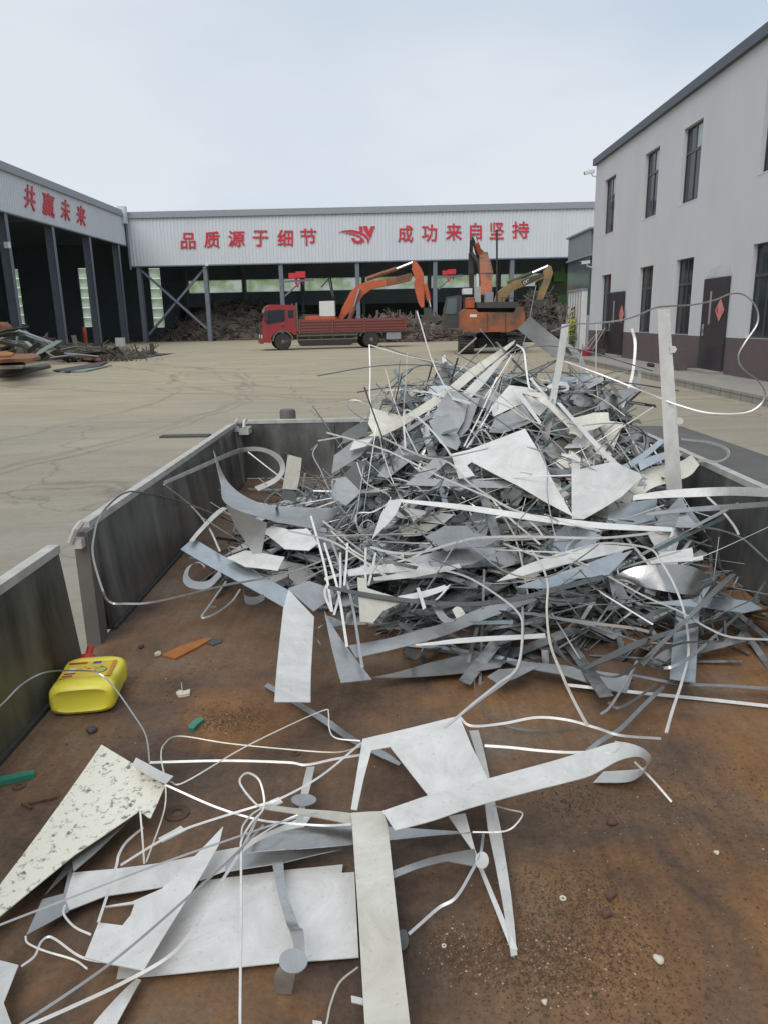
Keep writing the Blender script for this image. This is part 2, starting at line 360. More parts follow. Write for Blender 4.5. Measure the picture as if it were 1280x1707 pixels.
def window(y0, y1, z0, z1, up):
    x = WX+.12; fw = .05
    mb = MB()
    tz = z1-(z1-z0)*.33; ym = (y0+y1)/2
    for a, b in (((x, y0, z0), (x+.05, y0+fw, z1)), ((x, y1-fw, z0), (x+.05, y1, z1)), ((x, y0+fw, z0), (x+.05, y1-fw, z0+fw)), ((x, y0+fw, z1-fw), (x+.05, y1-fw, z1)),
                 ((x-.006, y0+fw, tz-.04), (x+.04, y1-fw, tz+.04)), ((x-.003, ym-.035, z0+fw), (x+.045, ym+.035, tz-.04)), ((x-.003, ym-.025, tz+.04), (x+.045, ym+.025, z1-fw))): mb.box(a, b)
    f = lbuild(mb, 'window', M_frame, ob, ob)
    def pane(n, a, b, m):
        mb = MB(); mb.box(a, b); o = mb.build(n, m); o.parent = f; o.location = o.location-ob.location-f.location
    pane('pane', (x+.02, y0+fw, z0+fw), (x+.026, ym-.036, tz-.045), M_glass); pane('pane', (x+.02, y0+fw, tz+.045), (x+.026, ym-.036, z1-fw), M_skypane if up else M_glass)
    pane('pane', (x+.02, ym+.036, z0+fw), (x+.026, y1-fw, z1-fw), M_glass)
    mb = MB(); mb.box((WX-.008, y0-.02, z0-.04), (x, y1+.02, z0-.002)); o = mb.build('sill', M_plaster if up else M_wains); o.parent = f; o.location = o.location-ob.location-f.location
for y0, y1 in UP: window(y0, y1, *ZU, True)
for y0, y1 in GR: window(y0, y1, *ZG, False)
M_smudge = mat('patched_plaster', (.46, .46, .48), (.58, .59, .61), rough=.9, scale=1.6)
def door(y0, y1, z0, z1, x, slit):
    mb = MB(); mb.box((x, y0, z0), (WX-.014, y1, z1))
    fr = MB(); 
    d = lbuild(mb, 'door', M_door, ob, ob)
    def sub(n, a, b, m, bev=0):
        mb = MB(); mb.box(a, b)
        if bev: mb.bevel(bev, 2)
        o = mb.build(n, m); o.parent = d; o.location = o.location-ob.location-d.location
    h = z1-z0
    sub('glass_slit', (x-.008, *slit[:1], z0+h*.5), (x, slit[1], z0+h*.86), M_skypane)
    sub('lock_plate', (x-.02, y1-.24, z0+h*.37), (x, y1-.15, z0+h*.50), M_trim, .005)
    sub('handle', (x-.07, y1-.30, z0+h*.425), (x-.045, y1-.15, z0+h*.445), M_chrome, .004)
    sub('step', (x-.32, y0-.05, .2), (x+.06, y1+.05, z0-.01), M_pave)
door(21.4, 23.05, .28, 2.86, WX-.07, (22.42, 22.53))
door(30.85, 32.75, .30, 2.8, WX-.09, (32.0, 32.14))
mb = MB(); mb.prism([(WX-.006, 21.3, 2.875), (WX-.006, 23.1, 2.89), (WX-.006, 22.9, 3.12), (WX-.006, 22.2, 3.22), (WX-.006, 21.5, 3.17)], (.006, 0, 0)); lbuild(mb, 'plaster_patch', M_smudge, ob, ob)
# red paper diamonds on the doors
def diamond(y, z, s, x, lab):
    mb = MB(); mb.prism([(x, y, z-s), (x, y+s*.95, z), (x, y, z+s), (x, y-s*.95, z)], (.004, 0, 0))
    o = mb.build('paper_decoration', M_paper); tag(o, lab, 'door decoration', 'red paper diamonds on the office doors')
    mb = MB(); mb.prism([(x-.003, y+s*.25, z-s*.4), (x-.003, y+s*.8, z), (x-.003, y+s*.35, z+s*.4), (x-.003, y+s*.3, z)], (.002, 0, 0))
    p = mb.build('red_patch', M_red, o); p.location -= o.location
p = onx(1198.5, 517, WX-.09); diamond(p.y, p.z, .32, WX-.086, 'faded red paper diamond on the nearer dark door')
p = onx(1034.5, 524, WX-.11); diamond(p.y, p.z, .36, WX-.106, 'faded red paper diamond on the farther dark door')
# things along the office wall
mb = MB(); mb.box((8.72, 23.0, .2), (8.98, 23.3, .86)); mb.bevel(.02); tag(mb.build('stone_block', M_wains), 'short dark brown post standing beside the nearer dark door', 'post')
mb = MB(); mb.box((8.8, 31.9, .2), (9.0, 32.3, .5)); mb.bevel(.08); tag(mb.build('stone_block', M_dark), 'rounded dark stone at the foot of the farther door', 'stone')
M_shoe = mat('dark_brown_cloth', (.06, .035, .03), rough=.9)
for k, yy in enumerate((24.9, 25.15)):
    mb = MB(); c = Vector((8.6, yy, .2))
    mb.lathe([(.03, -.14), (.055, -.08), (.05, 0), (.07, .08), (.05, .15), (.02, .17)], c+Vector((0, 0, .06)), 'y', 10)
    tag(mb.build('shoe', M_shoe), 'dark shoe lying on the pavement below the office wall', 'shoe', 'pair of dark shoes on the pavement')
M_wood = mat('weathered_board', (.36, .33, .29), (.26, .23, .2), rough=.85, scale=2)
for k in range(3):
    mb = MB(); y = 33.3+k*.75; mb.beam((8.75-.06*k, y, .2), (9.30, y-.2, 1.35-.15*k), .55-.1*k, .05, (0, 0, 1))
    tag(mb.build('leaning_board', M_wood), ['grey board leaning on the wall nearest the far door', 'grey board leaning on the wall in the middle of three', 'shortest grey board leaning on the wall by the annex'][k], 'board', 'boards leaning beside the far door')
M_basin = mat('red_plastic', (.45, .04, .07), (.38, .03, .06), rough=.35)
mb = MB(); mb.lathe([(.2, 0), (.3, .26), (.33, .27), (.33, .29), (.28, .28), (.18, .03)], (8.35, 32.6, .2), 'z', 20); tag(mb.build('plastic_basin', M_basin), 'red plastic basin on the pavement near the far door', 'basin')
for k in range(5):
    mb = MB(); c = Vector((8.0+random.random(), 35.0+k*.5, .15)); mb.lathe([(.1, -.1), (.3, 0), (.24, .16), (.08, .22)], c, 'z', 6)
    o = mb.build('rubble_block', M_pave, None, 20); tag(o, 'grey lump of rubble on the ground by the annex', 'rubble', 'rubble lumps beside the annex')
# ---------------------------------------------------------------- annex past the office
M_ann = mat('annex_cladding', (.24, .27, .30), (.19, .215, .24), rough=.5, scale=1, stretch=(1, 3, .3))
M_annl = mat('annex_glass', (.11, .15, .16), (.085, .115, .12), rough=.12, scale=.8)
an = empty('annex', (WX, 38.6, 0), 'small grey clad lean-to annex at the far end of the office building', 'building')
mb = MB(); mb.box((WX-.02, 36.62, 4.65), (15, 41.1, 5.75)); lbuild(mb, 'upper_wall', M_ann, an, an)
mb = MB(); mb.box((WX, 36.62, 1.9), (15, 41.1, 4.58)); lbuild(mb, 'glazed_wall', M_annl, an, an)
mb = MB(); mb.box((WX, 36.62, 0), (15, 41.1, 1.9)); lbuild(mb, 'lower_wall', mat('annex_base', (.42, .45, .48), (.36, .38, .42), rough=.6), an, an)
mb = MB(); mb.box((WX-.1, 36.3, 4.58), (WX, 41.2, 4.65)); mb.box((WX-.12, 36.3, 5.75), (15, 41.25, 5.83)); lbuild(mb, 'trim', M_trim, an, an)
mb = MB(); mb.box((WX-.3, 36.7, .05), (WX-.02, 39.4, 3.05)); g = lbuild(mb, 'gate_panel', M_white, an, an)
mb = MB()
for k in range(6): mb.box((WX-.33, 36.75+k*.52, .1), (WX-.3, 36.81+k*.52, 3.0))
mb.box((WX-.36, 36.66, 3.05), (WX-.02, 39.44, 3.13)); o = mb.build('gate_frame', M_trim); o.parent = g; o.location = o.location-an.location-g.location
# climbing plant with yellow flowers
M_leaf = mat('vine_leaf', (.06, .10, .025), (.10, .14, .03), rough=.6, scale=6); M_flower = mat('yellow_flower', (.55, .48, .05), (.45, .45, .04), rough=.6)
vp = empty('climbing_plant', (WX-.5, 37.6, 0), 'spindly climbing plant with yellow flowers against the white gate panel', 'plant')
mb = MB(); mb.tube([(0, 0, 0), (.05, .1, .8), (.1, -.05, 1.6), (.1, .1, 2.3)], .025, 5); mb.tube([(0, .3, 0), (.03, .5, .7), (.08, .4, 1.4)], .02, 5)
mb.build('stem', M_rustplate, vp)
def leaves(n, fn, s):
    mb = MB()
    for k in range(n):
        c = Vector(fn()); a = Vector((random.gauss(0, 1), random.gauss(0, 1), random.gauss(0, 1))).normalized(); b = a.orthogonal().normalized(); l = s*(.6+random.random()*.8)
        mb.bm.faces.new([mb.bm.verts.new(c+q) for q in (a*l, b*l*.45, -a*l, -b*l*.45)])
    return mb
leaves(220, lambda: (random.gauss(.06, .07), random.gauss(.15, .28), abs(random.gauss(.8, .8))), .10).build('foliage', M_leaf, vp, smooth=False)
leaves(90, lambda: (random.gauss(.0, .05), random.gauss(.05, .2), random.gauss(1.45, .22)), .09).build('flowers', M_flower, vp, smooth=False)
# security cameras and a floodlight
def seccam(p, d, lab):
    e = empty('security_camera', p, lab, 'camera')
    d = Vector(d).normalized(); up = Vector((0, 0, 1))
    mb = MB(); mb.tube([(0, 0, 0), Vector((d.x*.25, d.y*.25, .06)), Vector((d.x*.3, d.y*.3, .16))], .03, 6); mb.build('bracket', M_white, e)
    mb = MB(); c = Vector((d.x*.3, d.y*.3, .24)); mb.beam(c-d*.12, c+d*.32, .16, .14); mb.build('housing', M_white, e)
    mb = MB(); mb.tube([c+d*.32, c+d*.345], .06, 10); mb.build('lens', M_black, e)
p = onx(990, 297, WX); seccam((WX+.1, 36.25+.05, p.z), (-.9, .1, -.15), 'white security camera on the corner high on the office building')
p = onx(987, 446, WX); seccam((WX-.02, 36.1, p.z), (-.9, -.3, -.1), 'white security camera low on the office building corner beside the annex')

# ---------------------------------------------------------------- warehouses
LX, BY = -27.1, 81.0
def corrug(a, b, z0, z1, out, period=.36, d=.05):
    """vertical-ribbed sheet from a to b, ribs bulging along out"""
    a = Vector(a); b = Vector(b); out = Vector(out); n = int((b-a).length/period); t = (b-a)/n
    bm = bmesh.new(); cols = []
    for i in range(n):
        for u, h in ((0, 0), (.36, 0), (.48, 1), (.88, 1)):
            p = a+t*(i+u)+out*(d*h); cols.append((bm.verts.new((p.x, p.y, z0)), bm.verts.new((p.x, p.y, z1))))
    for c0, c1 in zip(cols, cols[1:]): bm.faces.new((c0[0], c1[0], c1[1], c0[1]))
    mb = MB(); mb.bm.free(); mb.bm = bm; return mb
zt = ony(600, 345, BY).z; zb = ony(600, 435.5, BY).z          # fascia top and underside
wh = empty('warehouse', (0, BY, 0), 'long open fronted warehouse with grey ribbed fascia and red lettering behind the lorry', 'warehouse')
xr = 34
lbuild(corrug((LX, BY, 0), (xr, BY, 0), zb, zt-.45, (0, -1, 0)), 'fascia', M_fascia, wh, wh, 20)
mb = MB(); mb.box((LX-.2, BY-.25, zt-.62), (xr, BY+.4, zt-.33)); mb.box((LX-.2, BY-.12, zt-.33), (xr, BY+.5, zt)); lbuild(mb, 'roof_edge', M_trim, wh, wh)
mb = MB(); mb.box((LX, BY-.1, zb-.12), (xr, BY+.3, zb)); lbuild(mb, 'lower_beam', M_steelcol, wh, wh)
zi, zj = zb+.2, zt-.5
D = 26
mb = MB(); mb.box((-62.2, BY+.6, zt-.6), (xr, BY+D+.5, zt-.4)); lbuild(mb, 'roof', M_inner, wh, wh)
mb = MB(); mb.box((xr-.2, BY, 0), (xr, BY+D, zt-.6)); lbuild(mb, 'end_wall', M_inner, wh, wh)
# back wall with a strip of translucent sheet
b1, b0 = ony(600, 462, BY+D).z, ony(600, 483, BY+D).z
SL = []
for pa, pb, t0, t1 in ((20, 37, 540, 449), (136, 154, 545, 447), (253, 271, 546, 447)):
    pm = (pa+pb)/2; SL.append((ony(pa, 500, BY+D).x, ony(pb, 500, BY+D).x, ony(pm, t0, BY+D).z, ony(pm, t1, BY+D).z))
mb = MB(); xx = -62
for xa, xb, s0, s1 in SL: mb.box((xx, BY+D, 0), (xa, BY+D+.2, zt-.6)); mb.box((xa, BY+D, 0), (xb, BY+D+.2, s0)); mb.box((xa, BY+D, s1), (xb, BY+D+.2, zt-.6)); xx = xb
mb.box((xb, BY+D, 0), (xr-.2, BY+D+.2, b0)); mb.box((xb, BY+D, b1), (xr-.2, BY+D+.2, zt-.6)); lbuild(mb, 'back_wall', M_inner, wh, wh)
for xa, xb, s0, s1 in SL:
    for k in range(6):
        h = (s1-s0)/6; mb = MB(); mb.box((xa+.05, BY+D+.05, s0+h*k+.06), (xb-.05, BY+D+.09, s0+h*(k+1)-.06)); lbuild(mb, 'skylight_panel', M_trans, wh, wh)
mb = MB(); mb.box((xb+2.5, BY+D-.4, 0), (xr-.3, BY+D-.01, b0-1.9)); lbuild(mb, 'push_wall', mat('push_wall', (.07, .085, .075), (.05, .065, .055), rough=.9, scale=.5), wh, wh)
xs0 = ony(312, 470, BY+D).x
edges = [ony(px, 470, BY+D).x for px in (312, 408, 505, 606, 715, 830, 945, 1060, 1180)]
for e0, e1 in zip(edges, edges[1:]):
    mb = MB(); mb.box((e0+.25, BY+D+.05, b0), (e1-.25, BY+D+.09, b1)); lbuild(mb, 'skylight_panel', M_trans, wh, wh)
for p0, p1 in [(xb, xs0+.24), (edges[-1]-.24, xr-.2)]+[(e-.24, e+.24) for e in edges[1:-1]]:
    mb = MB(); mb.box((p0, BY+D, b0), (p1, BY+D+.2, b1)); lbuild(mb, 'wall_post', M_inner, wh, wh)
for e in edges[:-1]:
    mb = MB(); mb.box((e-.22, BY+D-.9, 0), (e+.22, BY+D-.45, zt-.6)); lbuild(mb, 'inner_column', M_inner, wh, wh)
def hcol(mb, x, y, z, w=.42, d=.5):
    mb.box((x-w/2, y-.022, 0), (x+w/2, y, z)); mb.box((x-w/2, y+d, 0), (x+w/2, y+d+.022, z)); mb.box((x-.02, y, 0), (x+.02, y+d, z)); return mb
bcols = [ony(px, 500, BY).x for px in (236, 346, 471, 597, 725, 852, 979, 1105)]
for x in bcols: lbuild(hcol(MB(), x, BY+.05, zb-.13), 'column', M_steelcol, wh, wh)
c0, c1 = bcols[0], bcols[1]
mb = MB(); mb.beam((c0+.2, BY+.3, zb-.4), (c1-.3, BY+.3, 1.3), .22); lbuild(mb, 'brace', M_steelcol, wh, wh)
mb = MB(); mb.beam((c1-.2, BY+.55, zb-.4), (c0+.3, BY+.55, .8), .22); lbuild(mb, 'brace', M_steelcol, wh, wh)
def char(ch, x0, y0, x1, y1, un, parent, root, nrm):
    c = bpy.data.curves.new('sign_character', 'FONT'); c.body = ch; c.resolution_u = 3
    o = bpy.data.objects.new('tmp', c); COL.objects.link(o); bpy.context.view_layer.update()
    me = bpy.data.meshes.new_from_object(o.evaluated_get(bpy.context.evaluated_depsgraph_get())); bpy.data.objects.remove(o)
    bm = bmesh.new(); bm.from_mesh(me); bmesh.ops.remove_doubles(bm, verts=bm.verts, dist=.0005); mv = {}
    for e in bm.edges:
        if len(e.link_faces) == 1:
            t = e.verts[1].co-e.verts[0].co; q = Vector((t.y, -t.x, 0)).normalized(); mid = (e.verts[0].co+e.verts[1].co)/2
            if q.dot(e.link_faces[0].calc_center_median()-mid) > 0: q = -q
            for v in e.verts: mv[v] = mv.get(v, Vector())+q
    for v, q in mv.items():
        if q.length > .1: v.co += q.normalized()*.017
    bm.to_mesh(me); bm.free()
    xs = [v.co.x for v in me.vertices]; zs = [v.co.y for v in me.vertices]; a, b, cc, d = min(xs), max(xs), min(zs), max(zs)
    P00, P10, P01, P11 = un(x0, y1), un(x1, y1), un(x0, y0), un(x1, y0)
    for v in me.vertices:
        u, t = (v.co.x-a)/(b-a), (v.co.y-cc)/(d-cc)
        v.co = (P00*(1-u)+P10*u)*(1-t)+(P01*(1-u)+P11*u)*t
    bm = bmesh.new(); bm.from_mesh(me); r = bmesh.ops.extrude_face_region(bm, geom=bm.faces[:])
    bmesh.ops.translate(bm, verts=[g for g in r['geom'] if isinstance(g, bmesh.types.BMVert)], vec=Vector(nrm)*.06)
    bmesh.ops.recalc_face_normals(bm, faces=bm.faces); bm.to_mesh(me); bm.free()
    ob_ = link('sign_character', me, M_red, None, smooth=False); ob_.parent = parent; ob_.location -= root.location
    return ob_
unb = lambda px, py: ony(px, py, BY-.06)
for ch, x0, y0, x1, y1 in (('品', 302, 388, 327, 415), ('质', 341, 385.5, 367, 413.5), ('源', 381, 384.5, 409, 411.5), ('于', 422, 384, 448, 411), ('细', 463, 382.5, 489, 410.5), ('节', 501, 381, 528, 409.5),
    ('成', 663, 375.5, 688, 404), ('功', 702.5, 374, 728, 402.5), ('来', 742.5, 372.5, 769, 400.5), ('自', 782.5, 371.5, 802, 399.5), ('坚', 815, 370.5, 839, 398.5), ('持', 853, 369, 881, 397.5)):
    char(ch, x0, y0, x1, y1, unb, wh, wh, (0, -1, 0))
# the red emblem between the two slogans: a swoosh and two strokes
def z2(x, y): return (410+x/3.657, 320+y/3.657)
def emblem(polys):
    mb = MB()
    for P in polys: mb.prism([unb(*z2(*q)) for q in P], (0, -.06, 0))
    lbuild(mb, 'sign_emblem', M_red, wh, wh)
emblem([[(565, 246), (600, 234), (650, 231), (700, 242), (735, 262), (752, 290), (750, 305), (742, 312), (738, 290), (720, 268), (690, 254), (650, 246), (605, 243)],
        [(600, 250), (650, 252), (690, 264), (715, 283), (723, 300), (716, 312), (706, 290), (684, 272), (650, 261)],
        [(642, 281), (664, 281), (672, 296), (690, 298), (700, 286), (712, 302), (700, 314), (672, 314), (652, 302)],
        [(690, 210), (712, 210), (714, 243), (693, 236)],
        [(716, 208), (742, 208), (748, 240), (764, 208), (788, 208), (755, 294), (748, 268), (728, 246)]])
# left warehouse
zlt = onx(100, 308.5, LX).z; zlb = onx(100, 378.5, LX).z
wl = empty('warehouse', (LX, 60, 0), 'open fronted warehouse with grey fascia and four red characters along the left of the yard', 'warehouse')
lbuild(corrug((LX, 20, 0), (LX, BY-.3, 0), zlb, zlt-.4, (1, 0, 0)), 'fascia', M_fascia, wl, wl, 20)
mb = MB(); mb.box((LX-.4, 20, zlt-.62), (LX+.25, BY-.3, zlt-.33)); mb.box((LX-.5, 20, zlt-.33), (LX+.12, BY-.3, zlt)); lbuild(mb, 'roof_edge', M_trim, wl, wl)
mb = MB(); mb.box((LX-.3, BY-1.0, zlt-1.3), (LX+.45, BY-.3, zlt+.35)); lbuild(mb, 'gutter_box', M_fascia, wl, wl)
mb = MB(); mb.tube([(LX+.25, BY-.4, zlt-1.3), (LX+.25, BY-.4, zb-.4)], .12, 8); lbuild(mb, 'downpipe', M_steelcol, wl, wl)
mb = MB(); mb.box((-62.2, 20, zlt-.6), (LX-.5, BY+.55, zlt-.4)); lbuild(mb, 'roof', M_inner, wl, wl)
mb = MB(); mb.box((LX-.3, 20, zlb-.1), (LX+.1, BY-.3, zlb)); lbuild(mb, 'lower_beam', M_steelcol, wl, wl)
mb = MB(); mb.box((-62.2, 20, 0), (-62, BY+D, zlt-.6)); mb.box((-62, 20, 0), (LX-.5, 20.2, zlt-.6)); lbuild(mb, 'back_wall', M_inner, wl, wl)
for y_ in (33, 40.8, 48.3, 55.8, 63.4, 71.0, 78.4):
    mb = MB(); mb.box((LX-.0, y_-.22, 0), (LX+.025, y_+.22, zlb-.1)); mb.box((LX-.6, y_-.22, 0), (LX-.575, y_+.22, zlb-.1)); mb.box((LX-.575, y_-.02, 0), (LX, y_+.02, zlb-.1))
    lbuild(mb, 'column', M_steelcol, wl, wl)
unl = lambda px, py: onx(px, py, LX+.06)
for ch, x0, y0, x1, y1 in (('共', 41, 309, 59, 349.5), ('赢', 71, 322, 91, 360), ('未', 102, 333, 117, 367.5), ('来', 128, 343, 143, 375.5)):
    # corners follow the fascia's own vanishing slope
    def un(px, py, x0=x0, x1=x1):
        return unl(px, py+(px-(x0+x1)/2)*.42)
    char(ch, x0, y0, x1, y1, un, wl, wl, (1, 0, 0))
p = onx(14, 408, LX+.4); e = empty('floodlight', p, 'small floodlight on a post of the left warehouse', 'lamp')
mb = MB(); mb.box((-.2, -.18, -.22), (.1, .18, .18)); mb.bevel(.03); mb.build('lamp_head', M_white, e)
mb = MB(); mb.beam((-.1, 0, 0), (-.55, 0, .1), .06); mb.build('bracket', M_steelcol, e)
p = ony(341, 446, BY); seccam((p.x, BY-.02, p.z), (.9, -.4, -.15), 'white security camera on a post under the back warehouse fascia')
# jib hoists between the posts
def jib(colx, z, s, lab):
    e = empty('jib_hoist', (colx+.22, BY-.1, z), lab, 'hoist', 'electric hoists on the warehouse posts')
    mb = MB(); mb.beam((0, 0, 0), (5.2*s, 0, .15), .2); mb.beam((.1, 0, -2.3*s), (3.0*s, 0, 0), .16); mb.build('arm', M_steelcol, e)
    mb = MB(); mb.beam((1.0*s, 0, .95*s), (3.1*s, 0, .95*s), .7*s, .85*s); mb.beam((2.2*s, 0, 1.1*s), (3.8*s, 0, 1.1*s), .9*s, 1.0*s); mb.build('motor', M_red, e)
    mb = MB(); mb.tube([(2.2*s, 0, .5*s), (2.2*s, 0, -.3*s), (2.5*s, 0, -.9*s)], .22*s, 6); mb.tube([(3.4*s, .1, .5*s), (3.3*s, .1, -.4*s)], .15*s, 6); mb.build('hook', M_red, e)
jib(bcols[2], ony(471, 470, BY).z, .62, 'red electric hoist on a jib arm above the red lorry cab')
jib(bcols[4], ony(725, 463, BY).z, .5, 'darker red electric hoist on a jib arm left of the rear-facing excavator')
# ================================================================== vehicles and machines
def sub(mb, name, m, parent, ang=35): return mb.build(name, m, parent, ang)
def wheel(parent, p, r, wd, rimmat, name='wheel'):
    t = MB().lathe([(r*.55, -wd/2), (r*.9, -wd/2), (r, -wd*.36), (r, wd*.36), (r*.9, wd/2), (r*.55, wd/2)], (0, 0, 0), 'y', 28).build(name, M_black, parent)
    t.location = p
    rm = MB().lathe([(r*.56, -wd*.44), (r*.5, -wd*.30), (r*.25, -wd*.26), (r*.22, -wd*.5), (r*.05, -wd*.52)], (0, 0, 0), 'y', 20).build('rim', rimmat, t); 
    return t
# ---- red lorry, heading left
fa, fb = Vector((-7.53, 52.4, 0)), Vector((-1.6, 53.9, 0))
ang = math.atan2(fa.y-fb.y, fa.x-fb.x)
lorry = empty('lorry', (fa+fb)/2, 'red drop side lorry with dusty red cargo boards parked facing left', 'truck', rz=ang)
WB = (fa-fb).length; hf = WB/2          # local +x forward, +y is the side turned to the camera
W2 = 1.2
M_rim = mat('dusty_rim', (.22, .19, .155), (.13, .11, .09), rough=.7, scale=3)
M_under = mat('dusty_chassis', (.10, .10, .092), (.15, .135, .11), rough=.8, scale=2)
# cab: side profile extruded across
fx = hf
prof = [(fx-.95, 1.0), (fx-.95, 2.78), (fx-.75, 2.96), (fx+.72, 3.0), (fx+.98, 2.86), (fx+1.30, 1.95), (fx+1.36, 1.35), (fx+1.36, .55), (fx+.82, .5), (fx+.78, .85), (fx+.55, 1.18), (fx+.2, 1.3), (fx-.2, 1.3), (fx-.55, 1.18), (fx-.75, 1.0)]
mb = MB(); mb.prism([(x, -W2, z) for x, z in prof], (0, 2*W2, 0)); mb.bevel(.06, 2); cab = sub(mb, 'cab', M_truckred, lorry)
def on(parent, mb, name, m): 
    o = mb.build(name, m, parent); o.location -= parent.location; return o
for s in (1, -1):
    y0 = W2*s; e = .012*s
    mb = MB(); mb.prism([(fx-.2, y0, 1.9), (fx+.98, y0, 1.72), (fx+1.16, y0, 1.95), (fx+.92, y0, 2.62), (fx-.2, y0, 2.66)], (0, e, 0)); on(cab, mb, 'side_window', M_glass)
    mb = MB(); mb.prism([(fx-.78, y0, 2.1), (fx-.42, y0, 2.1), (fx-.42, y0, 2.62), (fx-.78, y0, 2.62)], (0, e, 0)); on(cab, mb, 'side_window', M_glass)
    mb = MB(); mb.prism([(fx-.3, y0, 1.42), (fx-.27, y0, 1.42), (fx-.27, y0, 2.72), (fx-.3, y0, 2.72)], (0, e, 0)); on(cab, mb, 'door_seam', M_dark)
    mb = MB(); mb.beam((fx-.15, y0+.03*s, 1.62), (fx+.05, y0+.03*s, 1.62), .05); on(cab, mb, 'door_handle', M_black)
    mb = MB(); mb.beam((fx+1.05, y0+.26*s, 1.95), (fx+1.05, y0+.26*s, 2.5), .2, .08); mb.tube([(fx+1.0, y0, 2.55), (fx+1.05, y0+.24*s, 2.55), (fx+1.05, y0+.26*s, 2.2)], .02, 5); on(cab, mb, 'mirror', M_black)
    mb = MB(); mb.box((fx+1.3, y0-.5*s if s > 0 else y0+.1, .82), (fx+1.40, y0-.1 if s > 0 else y0+.5, 1.05)); on(cab, mb, 'headlight', M_white)
    mb = MB(); mb.box((fx-.35, y0-.02, .55), (fx+.05, y0+.02, .62)); on(cab, mb, 'step', M_under)
mb = MB(); mb.hexa([(fx+1.02, -1.02, 2.72), (fx+1.02, 1.02, 2.72), (fx+1.30, 1.05, 1.93), (fx+1.30, -1.05, 1.93), (fx+1.06, -1.02, 2.74), (fx+1.06, 1.02, 2.74), (fx+1.335, 1.05, 1.94), (fx+1.335, -1.05, 1.94)]); on(cab, mb, 'windscreen', M_glass)
mb = MB(); mb.box((fx+1.36, -1.0, 1.15), (fx+1.39, 1.0, 1.72)); on(cab, mb, 'grille', M_dark)
mb = MB(); mb.box((fx+1.3, -1.22, .45), (fx+1.46, 1.22, .8)); mb.bevel(.03); on(cab, mb, 'bumper', M_truckred)
for s in (1, -1):
    mb = MB()
    arc = [(fx+.72*math.cos(R_(a)), .62+.72*math.sin(R_(a))) for a in range(0, 181, 20)]; arc2 = [(fx+.62*math.cos(R_(a)), .62+.62*math.sin(R_(a))) for a in range(180, -1, -20)]
    mb.prism([(x, W2*s-.25*s, z) for x, z in arc+arc2], (0, .30*s, 0)); sub(mb, 'fender', M_under, lorry)
    rx = -hf
    arc = [(rx+.85*math.cos(R_(a)), .62+.78*math.sin(R_(a))) for a in range(15, 166, 15)]; arc2 = [(rx+.79*math.cos(R_(a)), .62+.72*math.sin(R_(a))) for a in range(165, 14, -15)]
    mb = MB(); mb.prism([(x, W2*s-.5*s, z) for x, z in arc+arc2], (0, .52*s, 0)); sub(mb, 'fender', M_under, lorry)
    wheel(lorry, (fx, (W2-.16)*s, .57), .57, .30*(1), M_rim).rotation_euler.z = 0 if s < 0 else math.pi
    wheel(lorry, (rx, (W2-.28)*s, .57), .57, .56, M_rim).rotation_euler.z = 0 if s < 0 else math.pi
    mb = MB(); mb.box((rx+.95, W2*s-.04, .62), (fx-1.0, W2*s+.01, .70)); mb.box((rx+.95, W2*s-.04, .88), (fx-1.0, W2*s+.01, .97))
    for k in range(6): mb.box((rx+1.0+k*.82, W2*s-.05, .62), (rx+1.06+k*.82, W2*s-.03, 1.1))
    sub(mb, 'side_guard', M_under, lorry)
    mb = MB(); mb.box((rx-2.1, .55*s if s > 0 else -1.15, .55), (rx-1.05, 1.15 if s > 0 else -.55, 1.0)); sub(mb, 'tool_box', M_trim, lorry)
x0, x1 = -hf-2.95, fx-1.05
mb = MB(); mb.box((x0, -.45, .75), (fx+1.0, -.3, 1.0)); mb.box((x0, .3, .75), (fx+1.0, .45, 1.0)); mb.box((x0+.3, -1.15, 1.0), (x1, 1.15, 1.1)); sub(mb, 'chassis', M_under, lorry)
mb = MB(); mb.box((x0, -1.23, 1.1), (x1, 1.23, 1.2)); sub(mb, 'bed_floor', M_bedred, lorry)
def board(a, b, y, s):
    mb = MB(); mb.box((a, y-.025, 1.2), (b, y+.025, 1.98))
    for k in range(4): mb.box((a+.05, y+(.025 if s > 0 else -.075), 1.24+k*.19), (b-.05, y+(.075 if s > 0 else -.025), 1.33+k*.19))
    sub(mb, 'side_board', M_bedred, lorry)
cuts = [x1-.1, x1-2.35, x1-4.55, x0+.55]
for s in (1, -1):
    for a, b in zip(cuts[1:], cuts): board(a+.05, b-.05, 1.2*s, s)
    for xx in cuts: mb = MB(); mb.box((xx-.045, 1.2*s-.06, 1.05), (xx+.045, 1.2*s+.09, 2.02)); sub(mb, 'stake', M_bedred, lorry)
mb = MB(); mb.box((x0+.45, -1.2, 1.2), (x0+.5, 1.2, 1.98)); sub(mb, 'tailgate', M_bedred, lorry)
mb = MB(); mb.box((x1, -1.2, 1.2), (x1+.06, 1.2, 2.95)); mb.box((x1-.02, 1.12, 1.2), (x1+.08, 1.22, 3.1)); mb.box((x1-.02, -1.22, 1.2), (x1+.08, -1.12, 3.1)); sub(mb, 'headboard', M_under, lorry)

